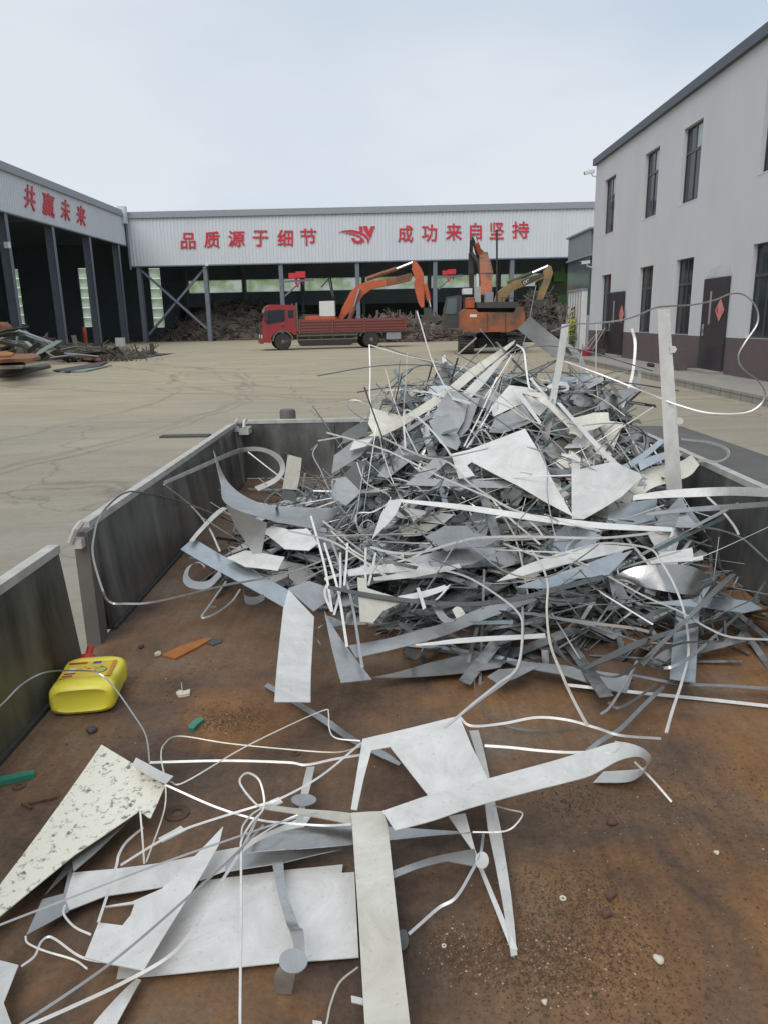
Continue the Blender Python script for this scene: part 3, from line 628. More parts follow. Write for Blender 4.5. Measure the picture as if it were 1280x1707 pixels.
# ---- excavators. helper: an outline in photo pixels on a plane y, given real width in y
def prof_part(root, name, m, pts, y, wd, f=lambda *a: a, bev=.04):
    mb = MB(); mb.prism([ony(*f(*p), y)-Vector((0, wd/2, 0)) for p in pts], (0, wd, 0))
    if bev: mb.bevel(bev, 1)
    o = mb.build(name, m); o.parent = root; o.location -= root.location; return o
def rod_part(root, name, m, a, b, y, r, f=lambda *a: a):
    mb = MB(); mb.tube([ony(*f(*a), y), ony(*f(*b), y)], r, 8); o = mb.build(name, m); o.parent = root; o.location -= root.location; return o
def tracks(root, cx, cy, L, W, G, ang_):
    e = Matrix.Rotation(ang_, 4, 'Z')
    for s in (1, -1):
        h, r = .42, .42; n = 12
        pr = [(L/2+r*math.cos(a), h+r*math.sin(a)) for a in [R_(-90+180*k/n) for k in range(n+1)]]+[(-L/2+r*math.cos(a), h+r*math.sin(a)) for a in [R_(90+180*k/n) for k in range(n+1)]]
        mb = MB(); mb.prism([(x, s*G/2-W/2, z) for x, z in pr], (0, W, 0))
        for k in range(int(L/.2)):
            for z in (-.03, 2*h): mb.box((-L/2+k*.2, s*G/2-W/2-.02, z), (-L/2+k*.2+.1, s*G/2+W/2+.02, z+.03))
        for k in range(9):
            for sg in (1, -1):
                a = R_(-80+20*k); c = Vector((sg*(L/2+r*math.cos(a)), s*G/2, h+r*math.sin(a))); d = Vector((sg*math.cos(a), 0, math.sin(a)))
                mb.beam(c-Vector((0, W/2+.02, 0)), c+Vector((0, W/2+.02, 0)), .07, .07, d)
        bmesh.ops.transform(mb.bm, matrix=Matrix.Translation((cx, cy, 0)) @ e, verts=mb.bm.verts)
        o = mb.build('track', M_black); o.parent = root; o.location -= root.location
    mb = MB(); mb.box((-.8, -G/2, .35), (.8, G/2, .8)); mb.lathe([(.7, .8), (.7, 1.05)], (0, 0, 0), 'z', 20)
    bmesh.ops.transform(mb.bm, matrix=Matrix.Translation((cx, cy, 0)) @ e, verts=mb.bm.verts)
    o = mb.build('undercarriage', M_dark); o.parent = root; o.location -= root.location
# orange excavator behind the lorry
YA = 60.5
exa = empty('excavator', (ony(545, 560, YA).x, YA, 0), 'bright orange excavator working behind the red lorry, its arm reaching right', 'excavator')
tracks(exa, exa.location.x, YA, 3.4, .6, 2.4, 0)
prof_part(exa, 'body', M_orange, [(512, 545), (512, 527), (527, 526), (561, 528), (563, 545)], YA, 2.7)
prof_part(exa, 'engine_cover', M_dark, [(500, 545), (503, 530), (508, 524), (534, 524), (536, 530), (514, 531), (514, 545)], YA+.3, 2.2)
prof_part(exa, 'cabinet', M_white, [(534, 527), (533.5, 502.5), (558, 501.5), (559, 527)], YA-.9, .9)
f2 = z2
prof_part(exa, 'boom', M_orange, [(566, 772), (590, 705), (640, 610), (690, 562), (760, 545), (845, 533), (850, 575), (770, 590), (715, 630), (672, 690), (635, 728), (592, 775)], YA, .7, f2)
prof_part(exa, 'boom_tip', M_orangedirty, [(846, 533), (900, 522), (1000, 495), (1014, 505), (1010, 530), (1000, 543), (900, 566), (851, 575)], YA, .66, f2)
st = prof_part(exa, 'stick', M_orange, [(1008, 470), (1014, 428), (1024, 417), (1038, 428), (1066, 468), (1080, 500), (1084, 560), (1084, 700), (1066, 705), (1050, 680), (1030, 610), (1022, 560), (1030, 530)], YA-.05, .5, f2)
rod_part(exa, 'cylinder', M_orangedirty, (735, 532), (918, 468), YA-.1, .17, f2); rod_part(exa, 'cylinder_rod', M_chrome, (918, 468), (1014, 430), YA-.1, .1, f2)
rod_part(exa, 'cylinder', M_orange, (1090, 560), (1112, 660), YA-.35, .17, f2); rod_part(exa, 'cylinder_rod', M_chrome, (1112, 660), (1121, 702), YA-.35, .09, f2)
rod_part(exa, 'cylinder', M_orangedirty, (628, 790), (660, 700), YA-.5, .18, f2); rod_part(exa, 'cylinder_rod', M_chrome, (660, 700), (694, 592), YA-.5, .1, f2)
prof_part(exa, 'grapple', M_dark, [(1078, 705), (1130, 708), (1136, 740), (1160, 790), (1150, 800), (1110, 760), (1075, 800), (1062, 795), (1084, 740)], YA-.1, .6, f2)
mb = MB(); 
for a, b in (((460, 582), (516, 518)), ((516, 518), (540, 662)), ((505, 530), (522, 612)), ((522, 612), (540, 662)), ((516, 518), (528, 600))): mb.beam(ony(*f2(*a), YA), ony(*f2(*b), YA), .1)
o = mb.build('light_mast', M_dark); o.parent = exa; o.location -= exa.location
# excavator seen from behind
def z3(x, y): return (700+x/4.129, 320+y/4.129)
YB = 40.6
exb = empty('excavator', (ony(816, 580, YB+1.2).x, YB+1.6, 0), 'dirty orange excavator seen from behind with its counterweight toward the camera', 'excavator')
tracks(exb, exb.location.x, YB+1.8, 3.4, .75, 2.55, R_(86))
prof_part(exb, 'counterweight', M_orangedirty, [(272, 945), (268, 830), (300, 806), (372, 808), (392, 828), (640, 830), (655, 795), (692, 792), (712, 850), (700, 930), (600, 962), (290, 962)], YB, .9, z3, .08)
prof_part(exb, 'body', M_dark, [(290, 960), (290, 800), (690, 800), (690, 960)], YB+2.0, 2.8, z3)
for xx in (462, 585): prof_part(exb, 'seam', M_dark, [(xx-3, 955), (xx-3, 836), (xx+3, 836), (xx+3, 955)], YB-.455, .02, z3, 0)
prof_part(exb, 'light_patch', M_white, [(341, 842), (388, 842), (388, 862), (341, 862)], YB-.46, .03, z3, 0)
prof_part(exb, 'engine_deck', M_dark, [(378, 800), (378, 766), (500, 758), (640, 758), (660, 790), (655, 800)], YB+.6, 1.6, z3)
cabb = prof_part(exb, 'cab', M_dark, [(152, 935), (165, 800), (188, 722), (262, 712), (276, 720), (276, 935)], YB+2.6, 1.5, z3, .05)
prof_part(exb, 'cab_window', M_annl, [(170, 840), (192, 735), (250, 728), (250, 840)], YB+1.83, .02, z3, 0)
prof_part(exb, 'orange_housing', M_orange, [(312, 798), (312, 728), (366, 726), (366, 798)], YB+.6, .9, z3)
prof_part(exb, 'white_tank', M_white, [(290, 705), (290, 666), (352, 664), (352, 705)], YB+3.2, .8, z3)
prof_part(exb, 'white_panel', mat('grey_green_panel', (.42, .46, .44), (.3, .34, .33)), [(372, 760), (372, 655), (410, 650), (412, 760)], YB+1.4, .5, z3)
def bend(root, name, m, pts, w, f):     # a box-section limb in depth: (px, py, Y, width, height)
    mb = MB(); P = [ony(*f(a, b), y) for a, b, y, *_ in pts]
    for (p, q, A, B) in zip(P, P[1:], pts, pts[1:]):
        t = (q-p).normalized(); x = Vector((1, 0, 0)); x = (x-t*x.dot(t)).normalized(); u = x.cross(t)
        mb.hexa([p+x*(i*A[3]/2)+u*(j*A[4]/2) for i, j in ((-1, -1), (1, -1), (1, 1), (-1, 1))]+[q+x*(i*B[3]/2)+u*(j*B[4]/2) for i, j in ((-1, -1), (1, -1), (1, 1), (-1, 1))])
    mb.bevel(.03, 1); o = mb.build(name, m); o.parent = root; o.location -= root.location; return o
bend(exb, 'boom', M_orangedirty, [(450, 745, YB+2.2, .62, .7), (448, 610, YB+3.6, .66, .9), (432, 440, YB+6.4, .5, .5)], 0, z3)
bend(exb, 'stick', M_dark, [(452, 470, YB+6.5, .34, .4), (400, 420, YB+6.6, .4, .6), (365, 302, YB+6.2, .3, .3)], 0, z3)
bend(exb, 'arm_cylinder', M_orange, [(412, 425, YB+6.2, .26, .26), (388, 350, YB+5.9, .24, .24)], 0, z3)
bend(exb, 'cylinder_rod', M_chrome, [(388, 350, YB+5.9, .13, .13), (370, 306, YB+5.9, .13, .13)], 0, z3)
for px in (394, 484): bend(exb, 'boom_cylinder', M_chrome, [(px, 690 if px > 400 else 660, YB+2.5, .12, .12), (px+(2 if px > 400 else -2), 570, YB+3.4, .12, .12)], 0, z3)
bend(exb, 'hose_bundle', M_dark, [(345, 420, YB+6.6, .22, .3), (350, 560, YB+6.8, .3, .4), (352, 660, YB+7.0, .26, .3)], 0, z3)
bend(exb, 'hose_bundle', M_black, [(352, 330, YB+6.2, .2, .2), (348, 420, YB+6.4, .2, .2), (400, 490, YB+6.0, .18, .2), (418, 600, YB+4.0, .14, .2)], 0, z3)
bend(exb, 'hose_bundle', M_rustplate, [(470, 470, YB+6.0, .14, .2), (492, 560, YB+4.2, .12, .2), (470, 690, YB+2.4, .12, .2)], 0, z3)
bend(exb, 'boom_foot', M_trim, [(440, 735, YB+1.6, .7, .3), (498, 735, YB+1.6, .7, .3)], 0, z3)
for a_, b_ in (((300, 800), (300, 740)), ((372, 800), (372, 735)), ((300, 740), (372, 735)), ((640, 790), (640, 730)), ((560, 790), (560, 728)), ((560, 728), (640, 730))): rod_part(exb, 'handrail', M_dark, a_, b_, YB-.2, .025, z3)
rod_part(exb, 'exhaust_pole', M_black, (526, 755), (526, 262), YB+1.2, .05, z3)
# worn yellow excavator beyond it
YC = 50
exc = empty('excavator', (ony(800, 560, YC).x, YC, 0), 'worn yellow excavator mostly hidden behind the orange one, white letters on its arm', 'excavator')
tracks(exc, exc.location.x+.6, YC, 3.4, .6, 2.4, R_(90))
prof_part(exc, 'body', M_yellow, [(440, 930), (440, 800), (620, 800), (620, 930)], YC, 2.6, z3)
prof_part(exc, 'boom', M_yellow, [(505, 760), (530, 690), (585, 645), (640, 612), (840, 562), (848, 592), (830, 602), (660, 668), (615, 695), (580, 740), (570, 765)], YC, .6, z3)
prof_part(exc, 'boom_tip', M_dark, [(690, 612), (740, 592), (838, 560), (843, 578), (760, 618), (700, 640)], YC-.02, .66, z3, 0)
prof_part(exc, 'stick', M_yellow, [(848, 545), (876, 505), (896, 512), (908, 560), (876, 650), (838, 740), (800, 752), (815, 680), (842, 610)], YC-.05, .45, z3)
rod_part(exc, 'cylinder', M_dark, (600, 628), (770, 557), YC-.1, .12, z3); rod_part(exc, 'cylinder_rod', M_chrome, (770, 557), (878, 510), YC-.1, .09, z3)
prof_part(exc, 'grapple', M_dark, [(790, 745), (836, 740), (850, 770), (830, 800), (800, 800), (780, 780)], YC, .6, z3)
def text_on(s, P00, P10, P01, nrm, m, name, parent, ex=.02):
    c = bpy.data.curves.new(name, 'FONT'); c.body = s; c.offset = .025
    o = bpy.data.objects.new('tmp', c); COL.objects.link(o); bpy.context.view_layer.update()
    me = bpy.data.meshes.new_from_object(o.evaluated_get(bpy.context.evaluated_depsgraph_get())); bpy.data.objects.remove(o)
    xs = [v.co.x for v in me.vertices]; zs = [v.co.y for v in me.vertices]; a, b, cc, d = min(xs), max(xs), min(zs), max(zs)
    for v in me.vertices: v.co = P00+(P10-P00)*((v.co.x-a)/(b-a))+(P01-P00)*((v.co.y-cc)/(d-cc))+Vector(nrm)*.003
    bm = bmesh.new(); bm.from_mesh(me); r = bmesh.ops.extrude_face_region(bm, geom=bm.faces[:])
    bmesh.ops.translate(bm, verts=[g for g in r['geom'] if isinstance(g, bmesh.types.BMVert)], vec=Vector(nrm)*ex); bm.to_mesh(me); bm.free()
    o = link(name, me, m, None, smooth=False); o.parent = parent; o.location -= parent.location; return o
text_on('CAT', ony(*z3(710, 640), YC-.36), ony(*z3(748, 622), YC-.36), ony(*z3(706, 616), YC-.36), (0, -1, 0), M_white, 'lettering', exc)
# green machine in the shed
YG = 88
gm = empty('shredder_machine', (ony(908, 540, YG).x, YG, 0), 'big green processing machine standing inside the back warehouse on the right', 'machine')
for k, (P, m) in enumerate((([(725, 770), (725, 682), (800, 682), (800, 770)], M_green), ([(800, 830), (800, 620), (900, 560), (1008, 560), (1008, 830)], M_green), ([(905, 620), (905, 530), (980, 530), (980, 620)], M_green),
    ([(880, 690), (880, 640), (1008, 640), (1008, 690)], M_dark), ([(920, 548), (920, 530), (966, 530), (966, 548)], M_dark), ([(725, 900), (725, 770), (800, 770), (800, 830), (1008, 830), (1008, 900)], M_dark))):
    prof_part(gm, 'panel' if m is M_green else 'opening', m, P, YG+(.8*(k % 2) if m is M_green else -1.05), 2.0 if m is M_green else .2, z3, 0)
# ================================================================== heaps of scrap in and before the sheds
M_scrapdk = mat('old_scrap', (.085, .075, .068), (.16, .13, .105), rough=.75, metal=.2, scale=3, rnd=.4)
def heap(name, lab, poly, y0, y1, m, n=420, stick=(.6, 2.2), rr=.05):
    """a mound whose top follows the heights given at x stations, covered in bars and plates"""
    xs = [p[0] for p in poly]; 
    def H(x):
        for (a, ha), (b, hb) in zip(poly, poly[1:]):
            if a <= x <= b: return ha+(hb-ha)*(x-a)/(b-a)
        return 0
    mb = MB(); nx, ny = 40, 10; g = []
    for i in range(nx+1):
        x = xs[0]+(xs[-1]-xs[0])*i/nx; row = []
        for j in range(ny+1):
            v = j/ny; z = H(x)*math.sin(math.pi*min(1, .5*v/.35 if v < .35 else .5+.5*(v-.35)/.65))
            row.append(mb.bm.verts.new((x+random.uniform(-.1, .1), y0+(y1-y0)*v, max(-.02, z*(.8+.3*random.random())))))
        g.append(row)
    for i in range(nx):
        for j in range(ny): mb.bm.faces.new((g[i][j], g[i+1][j], g[i+1][j+1], g[i][j+1]))
    for k in range(n):
        x = random.uniform(xs[0], xs[-1]); v = random.random()**1.5*.6; z = H(x)*math.sin(math.pi*min(.5, .5*v/.35))*.95+.05
        c = Vector((x, y0+(y1-y0)*v, z)); d = Vector((random.gauss(0, 1), random.gauss(0, .5), random.gauss(0, .45))).normalized()*random.uniform(*stick)/2
        mb.beam(c-d, c+d, random.uniform(.5, 1.6)*rr*(4 if random.random() < .2 else 1), random.uniform(.5, 1.2)*rr)
    o = mb.build(name, m, None, smooth=False); return tag(o, lab, 'scrap heap', None, 'stuff')
X_ = lambda px, Y: ony(px, 540, Y).x
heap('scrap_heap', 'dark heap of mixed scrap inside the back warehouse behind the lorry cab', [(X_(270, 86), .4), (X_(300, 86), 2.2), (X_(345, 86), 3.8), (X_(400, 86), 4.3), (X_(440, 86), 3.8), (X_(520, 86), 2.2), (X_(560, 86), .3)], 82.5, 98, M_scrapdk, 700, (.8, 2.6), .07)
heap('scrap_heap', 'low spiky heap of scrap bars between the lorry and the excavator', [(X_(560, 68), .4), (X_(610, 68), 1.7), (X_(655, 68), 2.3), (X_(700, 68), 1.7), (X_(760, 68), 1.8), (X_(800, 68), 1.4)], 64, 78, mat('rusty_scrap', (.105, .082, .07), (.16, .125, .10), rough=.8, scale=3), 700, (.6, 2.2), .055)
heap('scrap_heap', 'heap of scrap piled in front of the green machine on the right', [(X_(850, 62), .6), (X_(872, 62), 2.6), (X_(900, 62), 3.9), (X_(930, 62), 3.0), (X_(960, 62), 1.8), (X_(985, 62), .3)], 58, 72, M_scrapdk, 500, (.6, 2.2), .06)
def terp_(P, x):
    for (a, ha), (b, hb) in zip(P, P[1:]):
        if x <= b: return ha+(hb-ha)*(x-a)/(b-a)
    return P[-1][1]
def Xl(py, x, ): return onx(100, py, x)
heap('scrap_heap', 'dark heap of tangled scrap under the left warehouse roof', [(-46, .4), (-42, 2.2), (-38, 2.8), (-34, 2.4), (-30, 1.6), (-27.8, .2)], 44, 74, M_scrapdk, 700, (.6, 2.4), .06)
# bright crumpled bits, a drum and a box by the left posts
p = onz(158, 575, 0)
p = Vector((-28.2, 70.0, 0)); mb = MB(); mb.lathe([(.2, 0), (.21, .05), (.21, 1.2), (.23, 1.25), (.2, 1.65), (.1, 1.8)], p, 'z', 14); tag(mb.build('orange_cylinder', M_orange), 'upright orange cylinder in the shade beside a left warehouse post', 'cylinder')
p = onz(202, 577, 0); mb = MB(); mb.box((p.x-.35, p.y-.3, 0), (p.x+.35, p.y+.3, .75)); mb.bevel(.04); tag(mb.build('white_bin', M_white), 'small white bin at the foot of the corner post', 'bin')
# ---- scrap heap on the left of the yard: plates, crumpled sheets and pipes, each its own thing
f1 = lambda x, y: (x/2.977, 230+y/2.977)
M_gsheet = mat('crumpled_green_sheet', (.34, .40, .36), (.18, .23, .20), rough=.45, metal=.3, scale=2)
M_greyplate = mat('dirty_grey_plate', (.13, .12, .105), (.06, .058, .052), rough=.9, scale=2.5)
def yplate(pts, Y, th, m, lab, name='scrap_plate', cat='scrap plate', slant=0):
    P = [ony(*f1(x, y), Y+slant*k) for k, (x, y) in enumerate(pts)]
    mb = MB(); mb.prism(P, (0, th, 0)); return tag(mb.build(name, m, smooth=False), lab, cat)
def gplate(pts, z, th, m, lab):
    P = [onz(*f1(x, y), z) for x, y in pts]; mb = MB(); mb.prism(P, (0, 0, th)); return tag(mb.build('scrap_plate', m, smooth=False), lab, 'scrap plate')
gplate([(-40, 1150), (110, 1145), (235, 1128), (255, 1138), (60, 1182), (-40, 1188)], .03, .1, M_greyplate, 'lowest dark flat plate under the left scrap heap')
gplate([(265, 1158), (470, 1122), (540, 1112), (490, 1138), (340, 1164)], .03, .06, M_dark, 'thin dark plate lying flat right of the left scrap heap')
gplate([(-40, 1130), (-40, 1150), (110, 1145), (130, 1128), (100, 1105)], .45, .06, mat('tan_plate', (.30, .25, .17), (.22, .18, .13), rough=.8), 'tan flat plate sticking out low at the left scrap heap')
gplate([(-40, 1088), (-40, 1118), (160, 1110), (205, 1098), (170, 1082)], .62, .12, M_rustplate, 'long rust brown plate in the left scrap heap')
gplate([(-40, 1075), (-40, 1095), (55, 1090), (75, 1078), (30, 1068)], .95, .08, mat('orange_rust_plate', (.38, .15, .04), (.26, .11, .04), rough=.8), 'bright orange rusty plate on top of the left scrap heap')
gplate([(350, 1055), (400, 1100), (500, 1108), (490, 1092), (430, 1062)], .12, .08, M_bedred, 'dull red plate lying right of the left scrap heap')
gplate([(300, 1165), (430, 1160), (560, 1130), (470, 1145)], .02, .05, M_gsheet, 'thin pale strip lying before the left scrap heap')
ps = [(0, 1000), (60, 960), (95, 955), (140, 985), (215, 1010), (225, 1045), (180, 1060), (130, 1035), (70, 1048), (0, 1042)]
yplate(ps, 42, .8, M_gsheet, 'crumpled pale green sheet metal on the left scrap heap', 'crumpled_sheet', 'scrap sheet', .15)
yplate([(60, 1005), (120, 1010), (170, 1050), (160, 1075), (90, 1070)], 41.4, .5, mat('pale_foil', (.55, .58, .54), (.3, .33, .3), rough=.35, metal=.5, scale=2), 'bright foil like sheet crushed into the left scrap heap', 'crumpled_sheet', 'scrap sheet', .12)
yplate([(225, 1060), (260, 1050), (320, 1075), (310, 1090), (250, 1080)], 41, .3, M_wood, 'splintered pale board at the right of the left scrap heap', 'scrap_board', 'board')
for a, b, lab in (((95, 955), (265, 1018), 'long grey pipe sloping over the left scrap heap'), ((-20, 1010), (95, 957), 'grey pipe rising from the frame edge over the left scrap heap'), ((90, 960), (82, 1050), 'short upright pipe in the left scrap heap')):
    mb = MB(); mb.tube([ony(*f1(*a), 41.2), ony(*f1(*b), 41.2)], .065, 8); tag(mb.build('scrap_pipe', M_trim), lab, 'pipe')
mb = MB(); c = ony(*f1(8, 955), 42.5); mb.lathe([(.42, -.5), (.46, -.45), (.46, .45), (.42, .5), (.3, .45), (.3, -.4)], c, 'y', 16); tag(mb.build('rusty_drum', M_rustplate), 'rusty drum end standing at the left edge of the scrap heap', 'drum')
rq = random.Random(21)
for k in range(26):
    px, py = rq.uniform(-10, 150), 0; Y_ = rq.uniform(37, 43.5); top = terp_([(-10, 1.7), (60, 1.9), (100, 1.1), (150, .5)], px); c = ony(px, 560, Y_); c.z = rq.uniform(.1, top)
    a = Vector((rq.gauss(0, 1), rq.gauss(0, .6), rq.gauss(0, .35))).normalized(); b = a.cross(Vector((0, .3, 1))).normalized(); L_ = rq.uniform(.4, 1.3); w_ = rq.uniform(.12, .5)
    mb = MB(); mb.prism([c-a*L_-b*w_*rq.random(), c-a*L_*.2-b*w_, c+a*L_-b*w_*rq.random(), c+a*L_*rq.uniform(.4, .9)+b*w_, c-a*L_*.7+b*w_*rq.random()], a.cross(b).normalized()*.04)
    tag(mb.build('scrap_piece', rq.choice((M_gsheet, M_greyplate, M_rustplate, M_scrapdk, M_trim, M_greyplate)), smooth=False), 'jagged piece of scrap lying in the left yard heap', 'scrap piece', 'jagged pieces of the left yard heap')
q = onz(60, 612, 0)
heap('scrap_debris', 'dark debris filling the gaps of the left scrap heap', [(q.x-10, .3), (q.x-5, .9), (q.x-1, .7), (q.x+1, .35), (q.x+3, .06)], 42.5, 50, M_scrapdk, 300, (.4, 1.6), .05)
def leafy(c, n, sp): return leaves(n, lambda: (c.x+random.gauss(0, sp), c.y+random.gauss(0, .6), abs(random.gauss(.1, .14))), .08)
q = onz(190, 602, 0); tag(leafy(q, 420, .9).build('weeds', mat('dry_weeds', (.05, .055, .03), (.10, .085, .045), rough=.8, scale=3), smooth=False), 'low dark weeds at the right end of the left scrap heap', 'weeds', None, 'stuff')
# ================================================================== the flatbed we look into
FZ = .9; PT = 1.274
M_panel = mat('dark_side_panel', (.055, .056, .052), (.26, .26, .25), rough=.24, metal=.6, scale=4, stretch=(1, 1.6, .4), contrast=.17, bump=.12, bscale=6, rough2=.5)
M_panel2 = mat('olive_stained_panel', (.05, .052, .034), (.20, .20, .165), rough=.26, metal=.55, scale=4, stretch=(1, 1.6, .4), contrast=.17, bump=.12, bscale=6, rough2=.6)
M_cap = mat('worn_panel_edge', (.60, .59, .55), (.36, .35, .32), rough=.6, metal=.3, scale=14)
M_post = mat('brown_steel_post', (.14, .125, .115), (.09, .08, .07), rough=.6, scale=5)
bed = empty('flatbed_truck', (.19, 2, 0), 'rusty flatbed truck body with dark drop sides in the foreground, loaded with scrap', 'truck')
def bl(mb, name, m, ang=35, parent=None):
    o = mb.build(name, m, None, ang); o.parent = parent or bed; o.location -= bed.location
    if parent: o.location -= parent.location
    return o
mb = MB(); mb.box((-.965, -.9, FZ-.05), (1.335, 4.77, FZ)); bl(mb, 'bed_floor', M_rust)
mb = MB()
for y in (-.9, 4.72): mb.box((-.97, y, FZ-.19), (1.34, y+.06, FZ-.052))
for x in (-.985, 1.295): mb.box((x, -.84, FZ-.19), (x+.06, 4.72, FZ-.052))
for x in (-.25, .55): mb.box((x, -.9, .5), (x+.09, 4.7, FZ-.052))
bl(mb, 'chassis', M_under)
for x in (-.6, .98):
    for y in (.6, 3.6): wheel(bed, (x-bed.location.x, y-bed.location.y, .36), .36, .24, M_rim).rotation_euler.z = math.pi/2
def side(x, y0, y1, out, m, lean=0):
    mb = MB(); o = .022*out
    mb.hexa([(x, y0, FZ+.012), (x, y1, FZ+.012), (x+o, y1, FZ+.012), (x+o, y0, FZ+.012), (x+lean, y0, PT-.012), (x+lean, y1, PT-.012), (x+lean+o, y1, PT-.012), (x+lean+o, y0, PT-.012)])
    p = bl(mb, 'side_panel', m)
    mb = MB(); a, b = sorted((x+lean-.006*out, x+lean+o+.006*out)); mb.box((a, y0, PT-.012), (b, y1, PT+.012)); mb.bevel(.004, 1); bl(mb, 'top_edge', M_cap, 35, p)
    mb = MB(); a, b = sorted((x-.012*out, x+o)); mb.box((a, y0+.02, FZ+.001), (b, y1-.02, FZ+.0115)); bl(mb, 'seal', M_black, 35, p)
    return p
side(-.945, -.85, 2.045, -1, M_panel2, -.03)
side(-.955, 2.30, 4.62, -1, M_panel, -.035)
side(1.305, -.85, 2.1, 1, M_panel, .03); side(1.305, 2.2, 4.62, 1, M_panel, .03)
mb = MB(); mb.box((-.955, 4.76, FZ+.005), (1.31, 4.79, PT-.01)); p = bl(mb, 'front_panel', M_panel)
mb = MB(); mb.box((-.955, 4.755, PT-.01), (1.31, 4.797, PT+.012)); bl(mb, 'top_edge', M_cap, 35, p)
for x in (-.4, .2, .75): mb = MB(); mb.box((x, 4.745, FZ+.02), (x+.03, 4.76, PT-.03)); bl(mb, 'rib', M_panel, 35, p)
def post(x, y, out, w=.075):
    mb = MB(); a, b = sorted((x+.012*out, x-.034*out)); mb.box((a-.0, y, FZ-.15), (b, y+w, PT+.004)); mb.bevel(.005, 1); q = bl(mb, 'post', M_post)
    mb = MB(); mb.box((min(a, b)-.002, y+w, FZ+.02), (max(a, b)-.02, y+w+.03, PT-.03)); bl(mb, 'flange', M_post, 35, q)
    mb = MB(); c = (a+b)/2; mb.tube([(c-.02*out*-1, y-.03, PT-.02), (c, y-.03, PT+.02), (c, y+.02, PT+.03)], .01, 6); mb.box((c-.014, y-.03, PT-.04), (c+.014, y+.0, PT-.01)); bl(mb, 'latch', M_cap, 35, q)
post(-.985, 2.2, -1, .06); post(-.985, 4.65, -1, .09); post(1.335, 2.11, 1); post(1.335, 4.65, 1, .09)
mb = MB(); mb.box((-.96, 4.62, PT-.06), (-.9, 4.74, PT-.02)); mb.tube([(-.93, 4.63, PT-.02), (-.93, 4.66, PT+.02), (-.93, 4.72, PT+.02)], .012, 6); bl(mb, 'latch', M_cap)
# stub post beyond the front panel, dark slab lying on the yard
mb = MB(); c = onz(464, 700, 1.25); c = Vector((-.75, 5.35, 0)); mb.lathe([(.058, .0), (.058, 1.268), (.05, 1.285)], c, 'z', 18); tag(mb.build('stub_post', M_post), 'short round dark post standing just beyond the far end of the truck bed', 'post')
c = onz(310, 728, 0); mb = MB(); mb.box((c.x-.42, c.y-.12, 0), (c.x+.42, c.y+.12, .03)); mb.bevel(.01, 1); tag(mb.build('steel_slab', M_dark), 'small dark slab lying on the yard left of the truck bed', 'slab')

# ---- yellow jug lying on its broad side
M_jug = mat('yellow_plastic', (.80, .70, .07), (.74, .64, .06), rough=.32, scale=3)
M_cap2 = mat('red_plastic_cap', (.50, .03, .02), (.42, .03, .02), rough=.3)
a, b = onz(139, 1194, FZ), onz(181, 1112, FZ); dr = (b-a).normalized()
jug = empty('detergent_jug', a+Vector((0, 0, .002)), 'yellow plastic detergent jug with red cap lying by the left drop side', 'jug', rz=math.atan2(dr.y, dr.x))
def rings(st, m, name, parent, p=4., n=40, caps=True):
    mb = MB(); R = []
    for (x, hw, hh, cz, *oy) in st:
        r = []; oy = oy[0] if oy else 0
        for k in range(n):
            t = 2*math.pi*k/n; c, s = math.cos(t), math.sin(t)
            r.append(mb.bm.verts.new((x, oy+math.copysign(abs(c)**(2/p), c)*hw, cz+math.copysign(abs(s)**(2/p), s)*hh)))
        R.append(r)
    for q, w_ in zip(R, R[1:]):
        for k in range(n): mb.bm.faces.new((q[k], q[(k+1) % n], w_[(k+1) % n], w_[k]))
    if caps: mb.bm.faces.new(R[0][::-1]); mb.bm.faces.new(R[-1])
    return mb.build(name, m, parent, 50)
JW, JH, JL = .084, .043, .205
rings([(.006, JW*.72, JH*.5, JH), (0, JW*.84, JH*.72, JH), (.004, JW*.95, JH*.9, JH), (.016, JW, JH*.99, JH), (.05, JW*1.01, JH, JH), (.052, JW*.985, JH*.965, JH), (.15, JW*.985, JH*.965, JH), (.152, JW*1.005, JH, JH), (.175, JW*.99, JH*.97, JH), (.19, JW*.86, JH*.85, JH, .006), (.2, JW*.6, JH*.6, JH, .022), (JL, .026, .024, JH, .036), (JL+.014, .02, .019, JH, .038)], M_jug, 'body', jug)
cp = MB(); cp.lathe([(.017, 0), (.022, .002), (.022, .022), (.014, .026), (.009, .032), (.008, .055), (.004, .06)], (0, 0, 0), 'x', 20); bmesh.ops.transform(cp.bm, matrix=Matrix.Translation((JL+.010, .038, JH)) @ Matrix.Rotation(R_(-32), 4, 'Y') @ Matrix.Scale(1.15, 4), verts=cp.bm.verts); cp.build('cap', M_cap2, jug)
M_lab = mat('label_yellow', (.70, .55, .05), (.62, .42, .04), rough=.4, scale=20)
def lab(x0, x1, y0, y1, z, m, name='label', par=None):
    mb = MB(); mb.box((x0, y0, z), (x1, y1, z+.0006)); o = mb.build(name, m, par or jug)
    if par: o.location -= par.location
    return o
zz = 2*JH*.983
L0 = lab(.055, .148, -.066, .066, zz, M_lab)
M_lr = mat('label_red', (.50, .03, .03), rough=.4); M_lb = mat('label_blue', (.06, .08, .32), rough=.4); M_lw = mat('label_white', (.75, .75, .7), rough=.4); M_lg = mat('label_green', (.42, .50, .05), rough=.4); M_lo = mat('label_orange', (.6, .26, .03), rough=.4)
lab(.134, .146, .012, .062, zz+.0008, M_lr, 'label_band', L0); lab(.132, .146, -.025, -.004, zz+.0008, M_lb, 'label_band', L0); lab(.058, .067, .034, .06, zz+.0008, M_lr, 'label_band', L0)
lab(.056, .147, -.0655, -.056, zz+.0008, M_lo, 'label_band', L0)
mb = MB(); mb.lathe([(.017, zz+.0008), (.017, zz+.0014)], (.09, -.034, 0), 'z', 24); o = mb.build('label_badge', M_lb, L0); o.location -= L0.location
